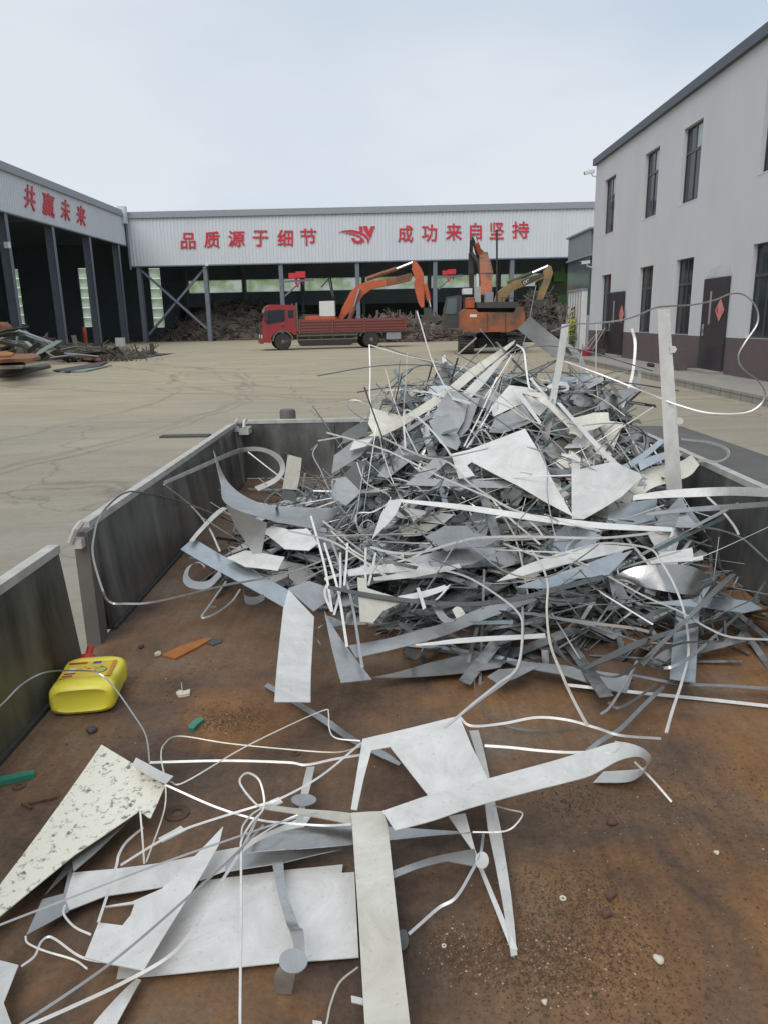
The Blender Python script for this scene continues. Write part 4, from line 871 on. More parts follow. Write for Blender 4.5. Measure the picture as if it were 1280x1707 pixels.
mb = MB(); mb.lathe([(.014, zz+.0015), (.014, zz+.002)], (.09, -.034, 0), 'z', 24); o = mb.build('label_badge', M_lg, L0); o.location -= L0.location
lab(.086, .112, .034, .052, zz+.0008, M_lw, 'label_patch', L0); lab(.074, .08, .03, .058, zz+.0008, M_black, 'label_patch', L0)
for k in range(6): lab(.1+.008*(k % 2), .106+.008*(k % 2), .018-.011*k, .026-.011*k, zz+.0008, (M_lg, M_lo, M_lr)[k % 3], 'label_patch', L0)

# ================================================================== scrap metal
def metal(name, c1, c2, rough, rough2, mt, rnd=.18, dirt=None, scale=3.5):
    m = mat(name, c1, c2, rough=rough, rough2=rough2, metal=mt, scale=scale, rnd=rnd, contrast=.22, bump=.16, bscale=5)
    n = m.node_tree.nodes; L = m.node_tree.links; b = n['Principled BSDF']; src = b.inputs['Base Color'].links[0].from_socket
    t = n.new('ShaderNodeTexCoord'); z = n.new('ShaderNodeTexNoise'); z.inputs['Scale'].default_value = 21 if not dirt else 55; z.inputs['Detail'].default_value = 9; z.inputs['Roughness'].default_value = .72
    L.new(t.outputs['Object'], z.inputs['Vector'])
    r = n.new('ShaderNodeValToRGB'); r.color_ramp.elements[0].position = .38; r.color_ramp.elements[1].position = .46
    d = .7 if not dirt else .12
    r.color_ramp.elements[0].color = (d, d*.98, d*.94, 1); r.color_ramp.elements[1].color = (1, 1, 1, 1)
    L.new(z.outputs['Fac'], r.inputs['Fac'])
    if not dirt:
        r.color_ramp.elements[0].position = .3; r.color_ramp.elements[1].position = .62; z.inputs['Scale'].default_value = 6; z.inputs['Distortion'].default_value = 1.2
        z3_ = n.new('ShaderNodeTexNoise'); z3_.inputs['Scale'].default_value = 120; z3_.inputs['Detail'].default_value = 3; L.new(t.outputs['Object'], z3_.inputs['Vector'])
        r3 = n.new('ShaderNodeValToRGB'); r3.color_ramp.elements[0].position = .30; r3.color_ramp.elements[1].position = .36; r3.color_ramp.elements[0].color = (.45, .42, .38, 1)
        L.new(z3_.outputs['Fac'], r3.inputs['Fac'])
        x0 = n.new('ShaderNodeMix'); x0.data_type = 'RGBA'; x0.blend_type = 'MULTIPLY'; x0.inputs['Factor'].default_value = .3
        L.new(src, x0.inputs['A']); L.new(r3.outputs['Color'], x0.inputs['B']); src = x0.outputs['Result']
    x = n.new('ShaderNodeMix'); x.data_type = 'RGBA'; x.blend_type = 'MULTIPLY'; x.inputs['Factor'].default_value = .9
    L.new(src, x.inputs['A']); L.new(r.outputs['Color'], x.inputs['B']); L.new(x.outputs['Result'], b.inputs['Base Color'])
    return m
MW = metal('pale_aluminium', (.85, .84, .81), (.76, .75, .72), .36, .5, .35)
MG = metal('grey_galvanised', (.60, .60, .595), (.48, .485, .485), .26, .45, .85)
MB_ = metal('bluish_galvanised', (.58, .64, .68), (.50, .56, .60), .28, .42, .8)
MS = metal('mirror_steel', (.56, .56, .55), (.44, .44, .43), .2, .36, .95)
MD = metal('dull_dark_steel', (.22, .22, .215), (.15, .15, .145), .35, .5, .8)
MC = metal('cream_stained_sheet', (.76, .74, .66), (.60, .57, .48), .42, .6, .35)
MSP = metal('speckled_cream_sheet', (.82, .80, .68), (.76, .74, .63), .45, .6, .3, 0, True)
MT = metal('greenish_offcut', (.30, .40, .40), (.22, .30, .30), .3, .45, .7, .3)
def terp(x, xs, ys_):
    if x <= xs[0]: return ys_[0]
    for a, b, c, d in zip(xs, xs[1:], ys_, ys_[1:]):
        if x <= b: return c+(d-c)*(x-a)/(b-a)
    return ys_[-1]
def Yp(px, py):
    y = terp(py, [500, 570, 640, 700, 780, 860, 930, 1000, 1060, 1150, 1250], [3.72, 3.68, 3.52, 3.36, 3.12, 2.84, 2.58, 2.33, 2.12, 1.88, 1.6])
    yf = onz(px, max(py, 640), FZ+.06).y if py > 560 else 9
    if px < 520:
        k = min(1, (520-px)/110); y = y*(1-k)+min(onz(px, max(py, 700), FZ+.15).y, 4.4)*k
    if px < 600: y = min(y, .885*1274/(650-px))
    if px > 900: y = min(y, 1.26*1274/(px-650))
    return min(y, yf)
def P3(p, mode, dv):
    x, y = p[0], p[1]; v = p[2] if len(p) > 2 else dv
    if mode == 'f': return onz(x, y, FZ+v)
    if mode == 'y': return ony(x, y, v)
    return ony(x, y, Yp(x, y)+v)
CR = {'A': (700, 480, 2.207), 'B': (780, 800, 2.56), 'C': (480, 560, 2.4615), 'D': (480, 860, 2.4615), 'E': (0, 1180, 2.667), 'F': (380, 1180, 2.56), 'G': (780, 1130, 2.56), 'H': (280, 660, 2.56), 'I': (0, 640, 2.667), 'J': (0, 1040, 2.667), 'N': (0, 0, 1)}
def cv(cr, pts):
    ox, oy, s = CR[cr]; return [(ox+p[0]/s, oy+p[1]/s, *p[2:]) for p in pts]
NL = 0
def put(me_name, verts, faces, m, lab_, cat, group, th, sm=True):
    bm = bmesh.new(); vs = [bm.verts.new(v) for v in verts]
    for f in faces: bm.faces.new([vs[i] for i in f])
    bmesh.ops.recalc_face_normals(bm, faces=bm.faces)
    bm.normal_update(); fr = bm.faces[:]; be = [e for e in bm.edges if len(e.link_faces) == 1]
    bk = {v: bm.verts.new(v.co-v.normal*th) for v in bm.verts[:]}
    for e in be:
        f = e.link_faces[0]; vs_ = list(f.verts); i = vs_.index(e.verts[0]); u_, v_ = (e.verts[0], e.verts[1]) if vs_[(i+1) % len(vs_)] is e.verts[1] else (e.verts[1], e.verts[0])
        bm.faces.new((v_, u_, bk[u_], bk[v_]))
    for f in fr: bm.faces.new([bk[v] for v in reversed(f.verts)])
    me = bpy.data.meshes.new(me_name); bm.to_mesh(me); bm.free()
    o = link(me_name, me, m, None, True, 40, sm); return tag(o, lab_, cat, group)
def sheet(lab_, m, cr, pts, mode='p', dv=0., bend=.0, th=.0018, name='sheet_offcut', cat='sheet offcut', group=None, flat=False):
    """a flat cut sheet: the outline's points are laid on one best-fit plane in the scene, then slightly warped"""
    pts = cv(cr, pts); P = [P3(p, mode, dv) for p in pts]
    c = sum(P, Vector())/len(P)
    if mode == 'f' and all(len(p) < 3 for p in pts): n = Vector((0, 0, 1))
    else:
        import numpy as np
        A = np.array([tuple(p-c) for p in P]); n = Vector(np.linalg.svd(A)[2][2].tolist())
        if abs(n.dot((c-O3).normalized())) < .12: n = (n+(O3-c).normalized()*.5).normalized()
    if n.dot(O3-c) < 0: n = -n
    Q = []
    for p in pts:
        d = ray(p[0], p[1]); t = (c-O3).dot(n)/d.dot(n); Q.append(O3+d*t)
    bm = bmesh.new(); bm.faces.new([bm.verts.new(q) for q in Q])
    bmesh.ops.triangulate(bm, faces=bm.faces[:])
    L = max((a-b).length for a in Q for b in Q)
    for it in range(3):
        es = [e for e in bm.edges if e.calc_length() > L/7]
        if es: bmesh.ops.subdivide_edges(bm, edges=es, cuts=1); bmesh.ops.triangulate(bm, faces=bm.faces[:])
    ax = max((a-b for a in Q for b in Q), key=lambda v: v.length).normalized(); rx = ax.cross(n)
    ph = random.random()*6; amp = bend if bend else random.uniform(-.045, .045)*L
    for v in bm.verts:
        u = (v.co-c).dot(ax)/L*2; w_ = (v.co-c).dot(rx)/L*2
        v.co += n*(amp*(u*u-.35)+.006*L*math.sin(u*4+ph)*(w_+.4))
    if mode == 'f':
        lo = min(v.co.z for v in bm.verts)
        if lo < FZ+.004:
            for v in bm.verts: v.co.z = max(v.co.z, FZ+.004)
    bm.verts.index_update()
    vs = [v.co.copy() for v in bm.verts]; fs = [[v.index for v in f.verts] for f in bm.faces]; bm.free()
    return put(name, vs, fs, m, lab_, cat, group, th)
def ribbon(lab_, m, cr, ea, eb, mode='p', dv=0., th=.0016, k=8, name='scrap_strip', cat='metal strip', group=None):
    """a bent band given by its two edges"""
    A = catmull([P3(p, mode, dv) for p in cv(cr, ea)], k); B = catmull([P3(p, mode, dv) for p in cv(cr, eb)], k); n = len(A)
    if mode == 'f':
        for v in A+B: v.z = max(v.z, FZ+.004)
    w_ = 3; V = []; F_ = []
    for a, b in zip(A, B): V += [a+(b-a)*(i/w_) for i in range(w_+1)]
    for i in range(n-1):
        for j in range(w_): q = i*(w_+1)+j; F_.append((q, q+1, q+w_+2, q+w_+1))
    return put(name, V, F_, m, lab_, cat, group, th)
def strip3(lab_, m, P, w_, tw=0., th=.0016, k=7, name='scrap_strip', cat='metal strip', group=None):
    P = catmull(P, k); V = []; F_ = []; tw = tw if isinstance(tw, (list, tuple)) else (tw, tw); n = len(P); pS = None
    for i, p in enumerate(P):
        t = (P[min(i+1, n-1)]-P[max(i-1, 0)]).normalized(); s = t.cross((O3-p).normalized())
        if s.length < .05 and pS: s = pS
        s = s.normalized()
        if pS and s.dot(pS) < 0: s = -s
        pS = s
        s = Matrix.Rotation(R_(tw[0]+(tw[1]-tw[0])*i/(n-1)), 3, t) @ s
        V += [p-s*w_/2, p+s*w_/2]
    for i in range(n-1): F_.append((2*i, 2*i+1, 2*i+3, 2*i+2))
    return put(name, V, F_, m, lab_, cat, group, th)
def wire(lab_, m, cr, pts, w_=.006, tw=0., mode='p', dv=-.05, th=.0022, k=7, name='trim_wire', cat='metal wire', group=None):
    P = [P3(p, mode, dv) for p in cv(cr, pts)]
    if mode == 'f':
        for v in P: v.z = max(v.z, FZ+.004)
    return strip3(lab_, m, P, w_*.70, tw, th, k, name, cat, group)
# ---- the core of the pile: a mound, and a mass of offcuts nobody could count
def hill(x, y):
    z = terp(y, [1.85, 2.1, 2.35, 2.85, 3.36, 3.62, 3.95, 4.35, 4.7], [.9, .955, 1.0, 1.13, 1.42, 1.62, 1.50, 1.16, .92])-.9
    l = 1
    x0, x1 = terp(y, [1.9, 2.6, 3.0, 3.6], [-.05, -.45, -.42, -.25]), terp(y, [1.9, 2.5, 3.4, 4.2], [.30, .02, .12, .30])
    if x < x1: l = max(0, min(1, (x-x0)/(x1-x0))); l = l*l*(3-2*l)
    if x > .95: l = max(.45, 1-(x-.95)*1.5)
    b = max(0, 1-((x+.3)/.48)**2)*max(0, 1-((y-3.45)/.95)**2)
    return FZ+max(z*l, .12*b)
M_core = mat('shadowed_offcuts', (.08, .085, .085), (.34, .345, .34), rough=.35, metal=.6, scale=9, contrast=.12)  # shade deep in the pile is put into the dark end of this colour
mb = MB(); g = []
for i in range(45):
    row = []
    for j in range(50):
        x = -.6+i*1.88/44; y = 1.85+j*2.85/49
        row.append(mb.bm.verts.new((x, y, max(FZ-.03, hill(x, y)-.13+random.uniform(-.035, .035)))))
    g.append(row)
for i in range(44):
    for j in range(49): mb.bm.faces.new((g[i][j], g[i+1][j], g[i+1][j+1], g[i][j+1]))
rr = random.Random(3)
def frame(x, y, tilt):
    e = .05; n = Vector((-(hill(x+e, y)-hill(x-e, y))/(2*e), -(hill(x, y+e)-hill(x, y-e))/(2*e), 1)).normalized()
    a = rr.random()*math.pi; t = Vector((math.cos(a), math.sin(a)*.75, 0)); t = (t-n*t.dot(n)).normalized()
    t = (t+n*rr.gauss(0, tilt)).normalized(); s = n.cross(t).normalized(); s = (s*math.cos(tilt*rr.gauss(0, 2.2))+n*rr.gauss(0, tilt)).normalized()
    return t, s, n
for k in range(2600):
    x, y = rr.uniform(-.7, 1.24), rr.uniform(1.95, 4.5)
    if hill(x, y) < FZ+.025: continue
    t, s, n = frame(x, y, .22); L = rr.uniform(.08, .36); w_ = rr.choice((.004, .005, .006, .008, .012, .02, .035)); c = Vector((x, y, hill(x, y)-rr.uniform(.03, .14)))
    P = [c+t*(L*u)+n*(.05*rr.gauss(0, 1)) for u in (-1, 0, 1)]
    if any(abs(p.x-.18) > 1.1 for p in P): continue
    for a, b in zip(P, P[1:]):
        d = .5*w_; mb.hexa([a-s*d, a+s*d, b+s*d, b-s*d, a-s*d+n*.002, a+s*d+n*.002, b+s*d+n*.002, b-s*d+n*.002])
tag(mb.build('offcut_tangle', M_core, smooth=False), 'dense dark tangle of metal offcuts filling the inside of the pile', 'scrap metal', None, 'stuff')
# ---- loose strips, wires and sheets over the pile that nothing tells apart
def scatter(n, kind, seed):
    global rr
    rr = random.Random(seed)
    k = 0
    while k < n:
        x, y = rr.uniform(-.68, 1.2), rr.uniform(1.98, 3.9)
        h = hill(x, y)
        if h < FZ+.03 or (y < 2.45 and x > .1 and rr.random() < .75): continue
        t, s, nn = frame(x, y, .2 if kind != 'wire' else .3); c = Vector((x, y, h+rr.uniform(-.07, .025)))
        if kind == 'strip':
            L, w_ = rr.uniform(.15, .5), rr.choice((.006, .009, .014, .022)); cu = rr.gauss(0, .12)
            P = [c+t*(L*u)+nn*(cu*L*(u*u-.4)) for u in (-1, -.5, 0, .5, 1)]
            if any(abs(p.x-.18) > 1.09 for p in P): continue
            A = [p-s*w_/2 for p in P]; B = [p+s*w_/2 for p in P]; V = A+B; F_ = [(i, i+1, i+6, i+5) for i in range(4)]
            put('scrap_strip', V, F_, rr.choice((MW, MG, MG, MB_, MB_, MS, MT, MD)), 'narrow metal strip among the tangled strips of the big pile', 'metal strip', 'tangled narrow strips in the pile', .0018)
        elif kind == 'wire':
            L = rr.uniform(.2, .62); cu = rr.gauss(0, .55); cs = rr.gauss(0, .6)
            P = [c+nn*.03+t*(L*u)+nn*(cu*L*(u*u-.3))*.5+s*(cs*L*(u*u-.3)) for u in (-1, -.6, -.2, .2, .6, 1)]
            if any(abs(p.x-.18) > 1.1 or p.z < FZ+.01 for p in P): continue
            strip3('thin springy wire of trimmed metal over the big pile', rr.choice((MW, MG, MS, MC, MT)), P, rr.choice((.004, .005, .006, .007)), rr.uniform(0, 90), .002, 4, 'trim_wire', 'metal wire', 'thin springy wires over the pile')
        else:
            L, w_ = rr.uniform(.06, .2), rr.uniform(.04, .12)
            q = [c+t*(L*a)+s*(w_*b)+nn*rr.gauss(0, .008) for a, b in ((-1, -rr.random()), (-.3, -1), (1, -rr.random()*.8), (rr.uniform(.3, 1), 1), (-.8, rr.random()))]
            if any(abs(p.x-.18) > 1.09 for p in q): continue
            m_ = sum(q, Vector())/5
            put('sheet_offcut', q+[m_+nn*rr.gauss(0, .006)], [(i, (i+1) % 5, 5) for i in range(5)], rr.choice((MW, MW, MW, MG, MB_, MS, MC)), 'small angular sheet offcut wedged into the big pile', 'sheet offcut', 'small sheet offcuts in the pile', .0016)
        k += 1
scatter(125, 'strip', 11); scatter(135, 'wire', 5); scatter(88, 'sheet', 9)

# ================================================================== pieces of the pile, one by one
S, RB, W_ = sheet, ribbon, wire
# left end
S('long bluish flat slab sloping down from the left end of the pile', MB_, 'H', [(55, 655), (110, 610), (515, 830), (500, 905)], dv=-.05, bend=.004, name='metal_slab', cat='metal slab')
S('wide pale slab hanging from the pile onto the rusty bed', MW, 'N', [(481, 984), (524, 1028), (517, 1173), (456, 1175), (473, 1013)], dv=-.14, bend=.01, name='metal_slab', cat='metal slab')
RB('big curved grey blade rising to a sharp point at the left of the pile', MS, 'H', [(196, 232, 3.25), (262, 372, 3.12), (390, 455, 3.02), (560, 474, 2.98), (755, 478, 2.98)], [(196, 232, 3.25), (225, 365, 3.05), (252, 462, 2.9), (430, 528, 2.82), (640, 570, 2.84)], mode='y', name='curved_blade', cat='curved sheet')
S('grey triangular blade with a spike pointing down below the curved blade', MG, 'H', [(250, 465), (425, 543), (365, 640), (392, 722), (335, 625), (290, 560)], mode='y', dv=2.6, bend=.004, name='curved_blade', cat='curved sheet')
S('short pale strip standing upright right of the curved blade', MC, 'H', [(515, 250), (570, 265), (553, 402), (488, 395)], dv=-.05, bend=.006)
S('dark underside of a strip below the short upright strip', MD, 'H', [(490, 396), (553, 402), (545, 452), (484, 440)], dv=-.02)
S('thin pale strip slanting from the long bluish slab up to the blade', MW, 'H', [(92, 612), (112, 612), (255, 475), (235, 465)], dv=-.13)
RB('curled grey band lying on its edge under the bluish slab', MG, 'H', [(230, 770), (175, 822), (100, 822), (66, 790), (82, 735), (130, 712), (160, 735)], [(222, 745), (172, 790), (112, 790), (88, 765), (100, 728), (130, 708), (158, 722)], dv=-.05, name='curled_band', cat='metal band')
RB('small dark coil of band under the end of the bluish slab', MD, 'H', [(325, 850), (335, 885), (375, 890), (415, 870)], [(322, 822), (330, 850), (370, 858), (410, 845)], dv=-.04, name='curled_band', cat='metal band')
S('white sheet corner behind the bluish slab', MW, 'H', [(250, 690), (330, 655), (500, 690), (470, 740), (330, 730)], dv=-.06)
S('pale sheet with notched edge at the left of the pile', MW, 'H', [(400, 575), (440, 545), (520, 575), (600, 570), (640, 625), (600, 655), (500, 655)], dv=-.09)
S('grey folded sheet below the standing rods', MG, 'H', [(515, 820), (600, 790), (700, 820), (715, 850), (622, 925)], dv=-.11)
RB('flat band arching over the dark left side panel with a lug', MW, 'N', [(274, 808, -.1), (330, 784, -.1), (394, 757, -.05), (431, 752, 0), (457, 762, .05), (468, 780, .05), (458, 797, .03), (425, 812, 0)], [(274, 802, -.1), (328, 778, -.1), (392, 750, -.05), (431, 745, 0), (464, 757, .05), (476, 780, .05), (464, 802, .03), (432, 819, 0)], k=6, name='arched_band', cat='metal band')
W_('pale wire bending down from the arched band to the slab', MW, 'I', [(730, 445), (850, 540), (930, 640), (980, 745)], .010, 0, dv=-.08)
W_('very long thin wire looping out over the left side panel', MS, 'I', [(1500, 760, -.15), (1280, 842, -.15), (1000, 897, -.2), (700, 968, -.32), (560, 978, -.36), (490, 970, -.38), (455, 910, -.32), (415, 770, -.22), (418, 680, -.15), (450, 580, -.1), (550, 487, .0), (640, 484, .05), (800, 520, .0), (980, 590, 0), (1200, 680, -.08)], .008, 20, dv=-.1)
W_('thin bent wire making a narrow loop on the bed under the curled band', MG, 'H', [(250, 790), (180, 890), (145, 945), (200, 930), (270, 880), (310, 825)], .008, 0, dv=-.03)
# back of the pile
RB('long pale channel strip leaning up to the top of the pile, left of two', MC, 'C', [(930, 16, 0), (840, 75, -.02), (740, 140, -.04), (640, 222, -.06), (480, 325, -.08), (330, 412, -.1)], [(925, 32, 0), (850, 100, -.02), (758, 172, -.04), (668, 245, -.06), (500, 352, -.08), (385, 412, -.1)], dv=.0)
RB('long pale channel strip leaning up to the top of the pile, right of two', MW, 'C', [(938, 38, -.02), (860, 100, -.04), (790, 160, -.06), (720, 230, -.08), (660, 300, -.1)], [(905, 70, -.02), (855, 130, -.04), (805, 195, -.06), (745, 260, -.08), (690, 330, -.1)], dv=.0)
W_('narrow strip folding down to the right from the top of the pile', MW, 'C', [(935, 35), (965, 60), (975, 130), (990, 215), (1020, 225)], .012, 10, dv=-.06)
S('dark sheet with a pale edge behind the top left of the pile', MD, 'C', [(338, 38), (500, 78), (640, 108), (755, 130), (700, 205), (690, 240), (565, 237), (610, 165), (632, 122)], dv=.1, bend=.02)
W_('thin bright strip along the edge of the dark back sheet', MW, 'C', [(340, 38), (480, 80), (640, 112), (750, 135)], .007, 0, dv=.07)
W_('thin wire standing upright at the back left of the pile', MW, 'C', [(335, 36), (338, 150), (336, 240), (343, 312)], .009, 0, dv=.05)
W_('wire loop at the back left of the pile beside the upright wire', MG, 'C', [(340, 292), (290, 266), (250, 268), (248, 290), (300, 335), (345, 345)], .006, 30, dv=.03)
S('small bright clip sticking up on the dark back sheet', MW, 'C', [(630, 85), (642, 78), (650, 105), (632, 112)], dv=.04)
S('cream triangular sheet left of the long channel strips', MC, 'C', [(345, 298), (478, 332), (455, 365), (360, 410), (330, 360)], dv=-.03)
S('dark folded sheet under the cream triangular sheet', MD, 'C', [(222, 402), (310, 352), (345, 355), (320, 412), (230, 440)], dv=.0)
S('pale grey pointed sheet on the left shoulder of the pile', MG, 'C', [(190, 490), (270, 430), (370, 412), (300, 490), (180, 572)], dv=-.07)
S('small white sheet tucked below the cream triangular sheet', MW, 'C', [(255, 470), (270, 435), (350, 420), (320, 455)], dv=-.1)
S('dark square piece in the left shoulder of the pile', MD, 'C', [(285, 512), (322, 516), (300, 632), (215, 590)], dv=-.06)
S('grey angular piece below the dark square piece', MG, 'C', [(180, 590), (240, 580), (300, 640), (240, 700), (180, 660)], dv=-.08)
S('grey standing sheet in the middle of the pile top', MG, 'C', [(655, 222), (745, 240), (720, 350), (690, 400), (640, 330), (590, 330)], dv=-.11)
S('pale pointed sheet hanging below the standing middle sheet', MG, 'C', [(575, 350), (620, 330), (660, 318), (708, 440), (690, 470), (620, 440)], dv=-.13)
S('long leaning grey strip in the middle of the pile top', MG, 'C', [(745, 255), (785, 260), (740, 380), (695, 430), (690, 380)], dv=-.08)
for i, (a, b) in enumerate((((855, 170), (720, 455)), ((870, 175), (745, 450)), ((915, 80), (800, 260)), ((840, 285), (730, 460)))):
    W_(['leftmost of four thin rods leaning side by side', 'second of four thin rods leaning side by side', 'upper thin rod leaning against the pile top', 'lowest of four thin rods leaning side by side'][i], [MW, MG, MC, MW][i], 'C', [a, ((a[0]+b[0])/2+4, (a[1]+b[1])/2), b], .009, 10, dv=-.1)
S('wide pale sheet sloping under the upright strips', MW, 'C', [(905, 205), (1000, 215), (1075, 280), (1030, 330), (960, 280), (840, 330), (830, 290)], dv=-.04)
S('grey sheet with curved corner beside the rods', MG, 'C', [(820, 400), (850, 330), (960, 285), (1010, 350), (880, 400)], dv=-.04)
# uprights
S('dull grey plate jutting out behind the pile toward the excavator', MD, 'A', [(355, 155), (402, 106), (530, 205), (560, 250), (495, 256)], dv=.02, name='metal_plate', cat='metal plate')
RB('dark band curling down from the dull plate', MS, 'A', [(520, 208), (565, 240), (592, 285), (588, 330), (562, 385), (548, 412)], [(540, 202), (585, 238), (605, 285), (602, 335), (580, 392), (568, 412)], dv=-.02, name='curled_band', cat='metal band')
S('long white strip standing upright at the pile top, left of the tallest', MW, 'N', [(938, 541), (949.5, 541), (929, 643), (914, 745), (902, 744), (919, 640)], dv=-.12, bend=.01, name='upright_strip')
W_('thin curved white strip standing between the two tall strips', MW, 'A', [(778, 150), (790, 205), (783, 300), (765, 375), (742, 440)], .018, [0, 15], dv=-.03, name='upright_strip')
S('tallest white strip standing upright at the right of the pile', MW, 'A', [(870, 68), (915, 65), (962, 742), (904, 742)], mode='y', dv=2.98, bend=.006, name='upright_strip')
for (x, y, l) in ((930, 226, 'upper'), (955, 489, 'lower')):
    S(f'{l} round lug on the edge of the tallest white strip', MW, 'A', [(x-12, y-13), (x+6, y-12), (x+14, y), (x+6, y+12), (x-12, y+13)], mode='y', dv=2.975, bend=.0005, name='lug', cat='metal lug')
W_('long wire joining the tops of the tall strips and looping to the right', MG, 'A', [(480, 160, 3.1), (560, 134, 3.08), (640, 130, 3.06), (740, 118, 3.02), (800, 100, 3.0), (866, 72, 2.975), (920, 66, 2.97), (1000, 62, 2.96), (1080, 45, 2.95), (1140, 22, 2.95), (1190, 25, 2.95), (1235, 70, 2.93), (1240, 130, 2.92), (1195, 200, 2.9), (1170, 250, 2.9), (1185, 295, 2.9), (1240, 340, 2.9), (1268, 385, 2.9), (1250, 430, 2.9), (1190, 460, 2.9), (1060, 460, 2.92), (945, 430, 2.96), (880, 405, 3.0), (780, 365, 3.1), (640, 310, 3.2), (530, 270, 3.3)], .008, 20, mode='y', k=6)
RB('olive grey band curving up at the right of the pile top', MS, 'A', [(640, 440), (690, 400), (745, 380), (790, 350), (800, 310), (780, 306)], [(640, 455), (700, 440), (760, 405), (800, 365), (812, 315), (790, 304)], dv=-.05, name='curled_band', cat='metal band')
W_('thin ring of wire on the right of the pile top', MG, 'A', [(560, 365), (640, 330), (720, 308), (800, 305), (800, 360), (740, 430)], .006, 30, dv=-.02)
RB('small bright curl of band at the foot of the tall strips', MW, 'A', [(460, 365), (500, 345), (540, 350), (545, 375), (515, 385)], [(460, 380), (500, 362), (530, 362), (535, 372), (512, 380)], dv=-.05, name='curled_band', cat='metal band')
S('cream piece with scalloped edge right of the tall strips', MC, 'A', [(560, 478), (640, 460), (690, 462), (695, 495), (640, 520), (605, 530), (590, 555), (570, 540), (545, 535)], dv=-.13)
S('long pale strip from the pile top down to the right', MW, 'A', [(500, 425), (515, 425), (720, 640), (700, 650)], dv=-.17)
S('dusty beige strip lying across the pile top', MC, 'A', [(385, 385), (440, 385), (560, 500), (600, 545), (585, 555), (470, 440)], dv=-.12)
S('pale bar leaning across the left of the tall strips', MW, 'A', [(335, 372), (360, 370), (445, 495), (440, 505)], dv=-.12)
# the big white sheets
S('largest white sheet with a stained corner in the centre of the pile', MW, 'C', [(668, 488), (740, 470), (970, 382), (1035, 480), (1090, 610), (1166, 752), (1060, 690), (940, 612), (752, 518), (733, 532), (766, 572), (700, 586)], dv=-.2, bend=.01, name='large_sheet', cat='metal sheet')
S('square white sheet right of the largest sheet', MW, 'A', [(555, 600), (588, 628), (586, 668), (710, 640), (825, 690), (740, 770), (600, 852), (556, 850)], dv=-.19, name='large_sheet', cat='metal sheet')
RB('dirty white band with rolled end pointing down to the left', MC, 'N', [(934, 919, 0), (972, 871, -.02), (1040, 806, -.03), (1080, 781, -.04), (1130, 770, -.05), (1152, 758, -.03)], [(937, 921, 0), (1003, 878, -.02), (1062, 832, -.03), (1090, 812, -.04), (1145, 795, -.05), (1165, 775, -.03)], dv=-.22, name='dirty_band', cat='metal band')
RB('rolled end of white sheet at the right beside the tallest strip', MW, 'A', [(1000, 640, 0), (1040, 630, .02), (1090, 635, .05), (1125, 620, .06), (1120, 595, .05), (1060, 572, .05), (960, 560, .06)], [(1005, 650, 0), (1042, 640, .02), (1092, 643, .05), (1135, 622, .06), (1128, 588, .05), (1062, 564, .05), (960, 552, .06)], dv=-.1, name='curled_band', cat='metal band')
S('pale sheet below the dirty band', MG, 'A', [(990, 830), (960, 760), (860, 870), (930, 890)], dv=-.12)
S('white triangle pointing down beside the dirty band', MG, 'A', [(960, 815), (1030, 883), (935, 883)], dv=-.18)
S('bluish flat bar lying on the right of the pile, upper', MB_, 'A', [(740, 660), (880, 560), (900, 568), (770, 668)], dv=-.08)
S('bluish flat bar lying on the right of the pile, lower', MB_, 'A', [(800, 640), (905, 600), (905, 628), (810, 670)], dv=-.1)
S('bluish panel showing below the square white sheet', MB_, 'A', [(690, 830), (760, 790), (870, 780), (860, 850), (760, 880), (680, 880)], dv=-.13)
S('horizontal grey strip in front of the largest sheet, left', MG, 'C', [(520, 588), (700, 590), (920, 598), (930, 628), (700, 618), (480, 616)], dv=-.17)
S('grey strip crossing below the largest white sheet', MG, 'C', [(480, 612), (600, 500), (650, 520), (540, 615)], dv=-.14)
RB('long flat white strip reaching out over the right side panel, upper', MW, 'A', [(785, 762, -.2), (900, 745, -.2), (1020, 736, -.22), (1150, 732, -.24), (1290, 738, -.26)], [(780, 780, -.2), (900, 772, -.2), (1020, 768, -.22), (1150, 764, -.24), (1290, 770, -.26)], dv=0)
RB('flat grey strip reaching out over the right side panel, lower', MG, 'A', [(830, 828, -.18), (960, 810, -.2), (1100, 798, -.22), (1290, 784, -.24)], [(830, 838, -.18), (960, 826, -.2), (1100, 818, -.22), (1290, 804, -.24)], dv=0)
S('pale strip pointing down left with a fold at its top', MW, 'C', [(412, 675), (472, 668), (440, 735), (345, 838), (380, 735)], dv=-.25)
RB('very long narrow white strip crossing the whole pile', MW, 'N', [(668, 832), (770, 841), (890, 858), (1000, 871), (1120, 879)], [(668, 837), (770, 850), (890, 868), (1000, 881), (1120, 886)], dv=-.26)
W_('thin pale strip crossing from the left over the largest sheet', MW, 'C', [(160, 396), (380, 460), (620, 575), (830, 665), (960, 725), (1280, 800)], .009, 15, dv=-.26)
W_('thin strip falling steeply over the largest sheet', MW, 'C', [(375, 410), (540, 490), (660, 520), (740, 600), (860, 680), (1000, 770), (1050, 830)], .010, 20, dv=-.24)
W_('bright bent strip like a roof in the left middle of the pile', MW, 'C', [(480, 470), (478, 306), (560, 360), (640, 450), (670, 495)], .011, 10, dv=-.17)
W_('long wire running over the pile shoulder to the tall strips', MW, 'C', [(560, 330), (655, 222), (780, 245), (900, 290), (960, 330), (1050, 370)], .007, 20, dv=-.14)
W_('thin wire hanging down over the largest sheet', MG, 'C', [(1020, 440), (1060, 540), (1062, 640), (1080, 760), (1100, 838)], .006, 10, dv=-.27)
W_('twisted wire with a small hook at the left of the pile', MG, 'H', [(610, 232), (640, 208), (620, 250), (655, 320), (690, 400), (720, 450)], .007, 30, dv=-.12)
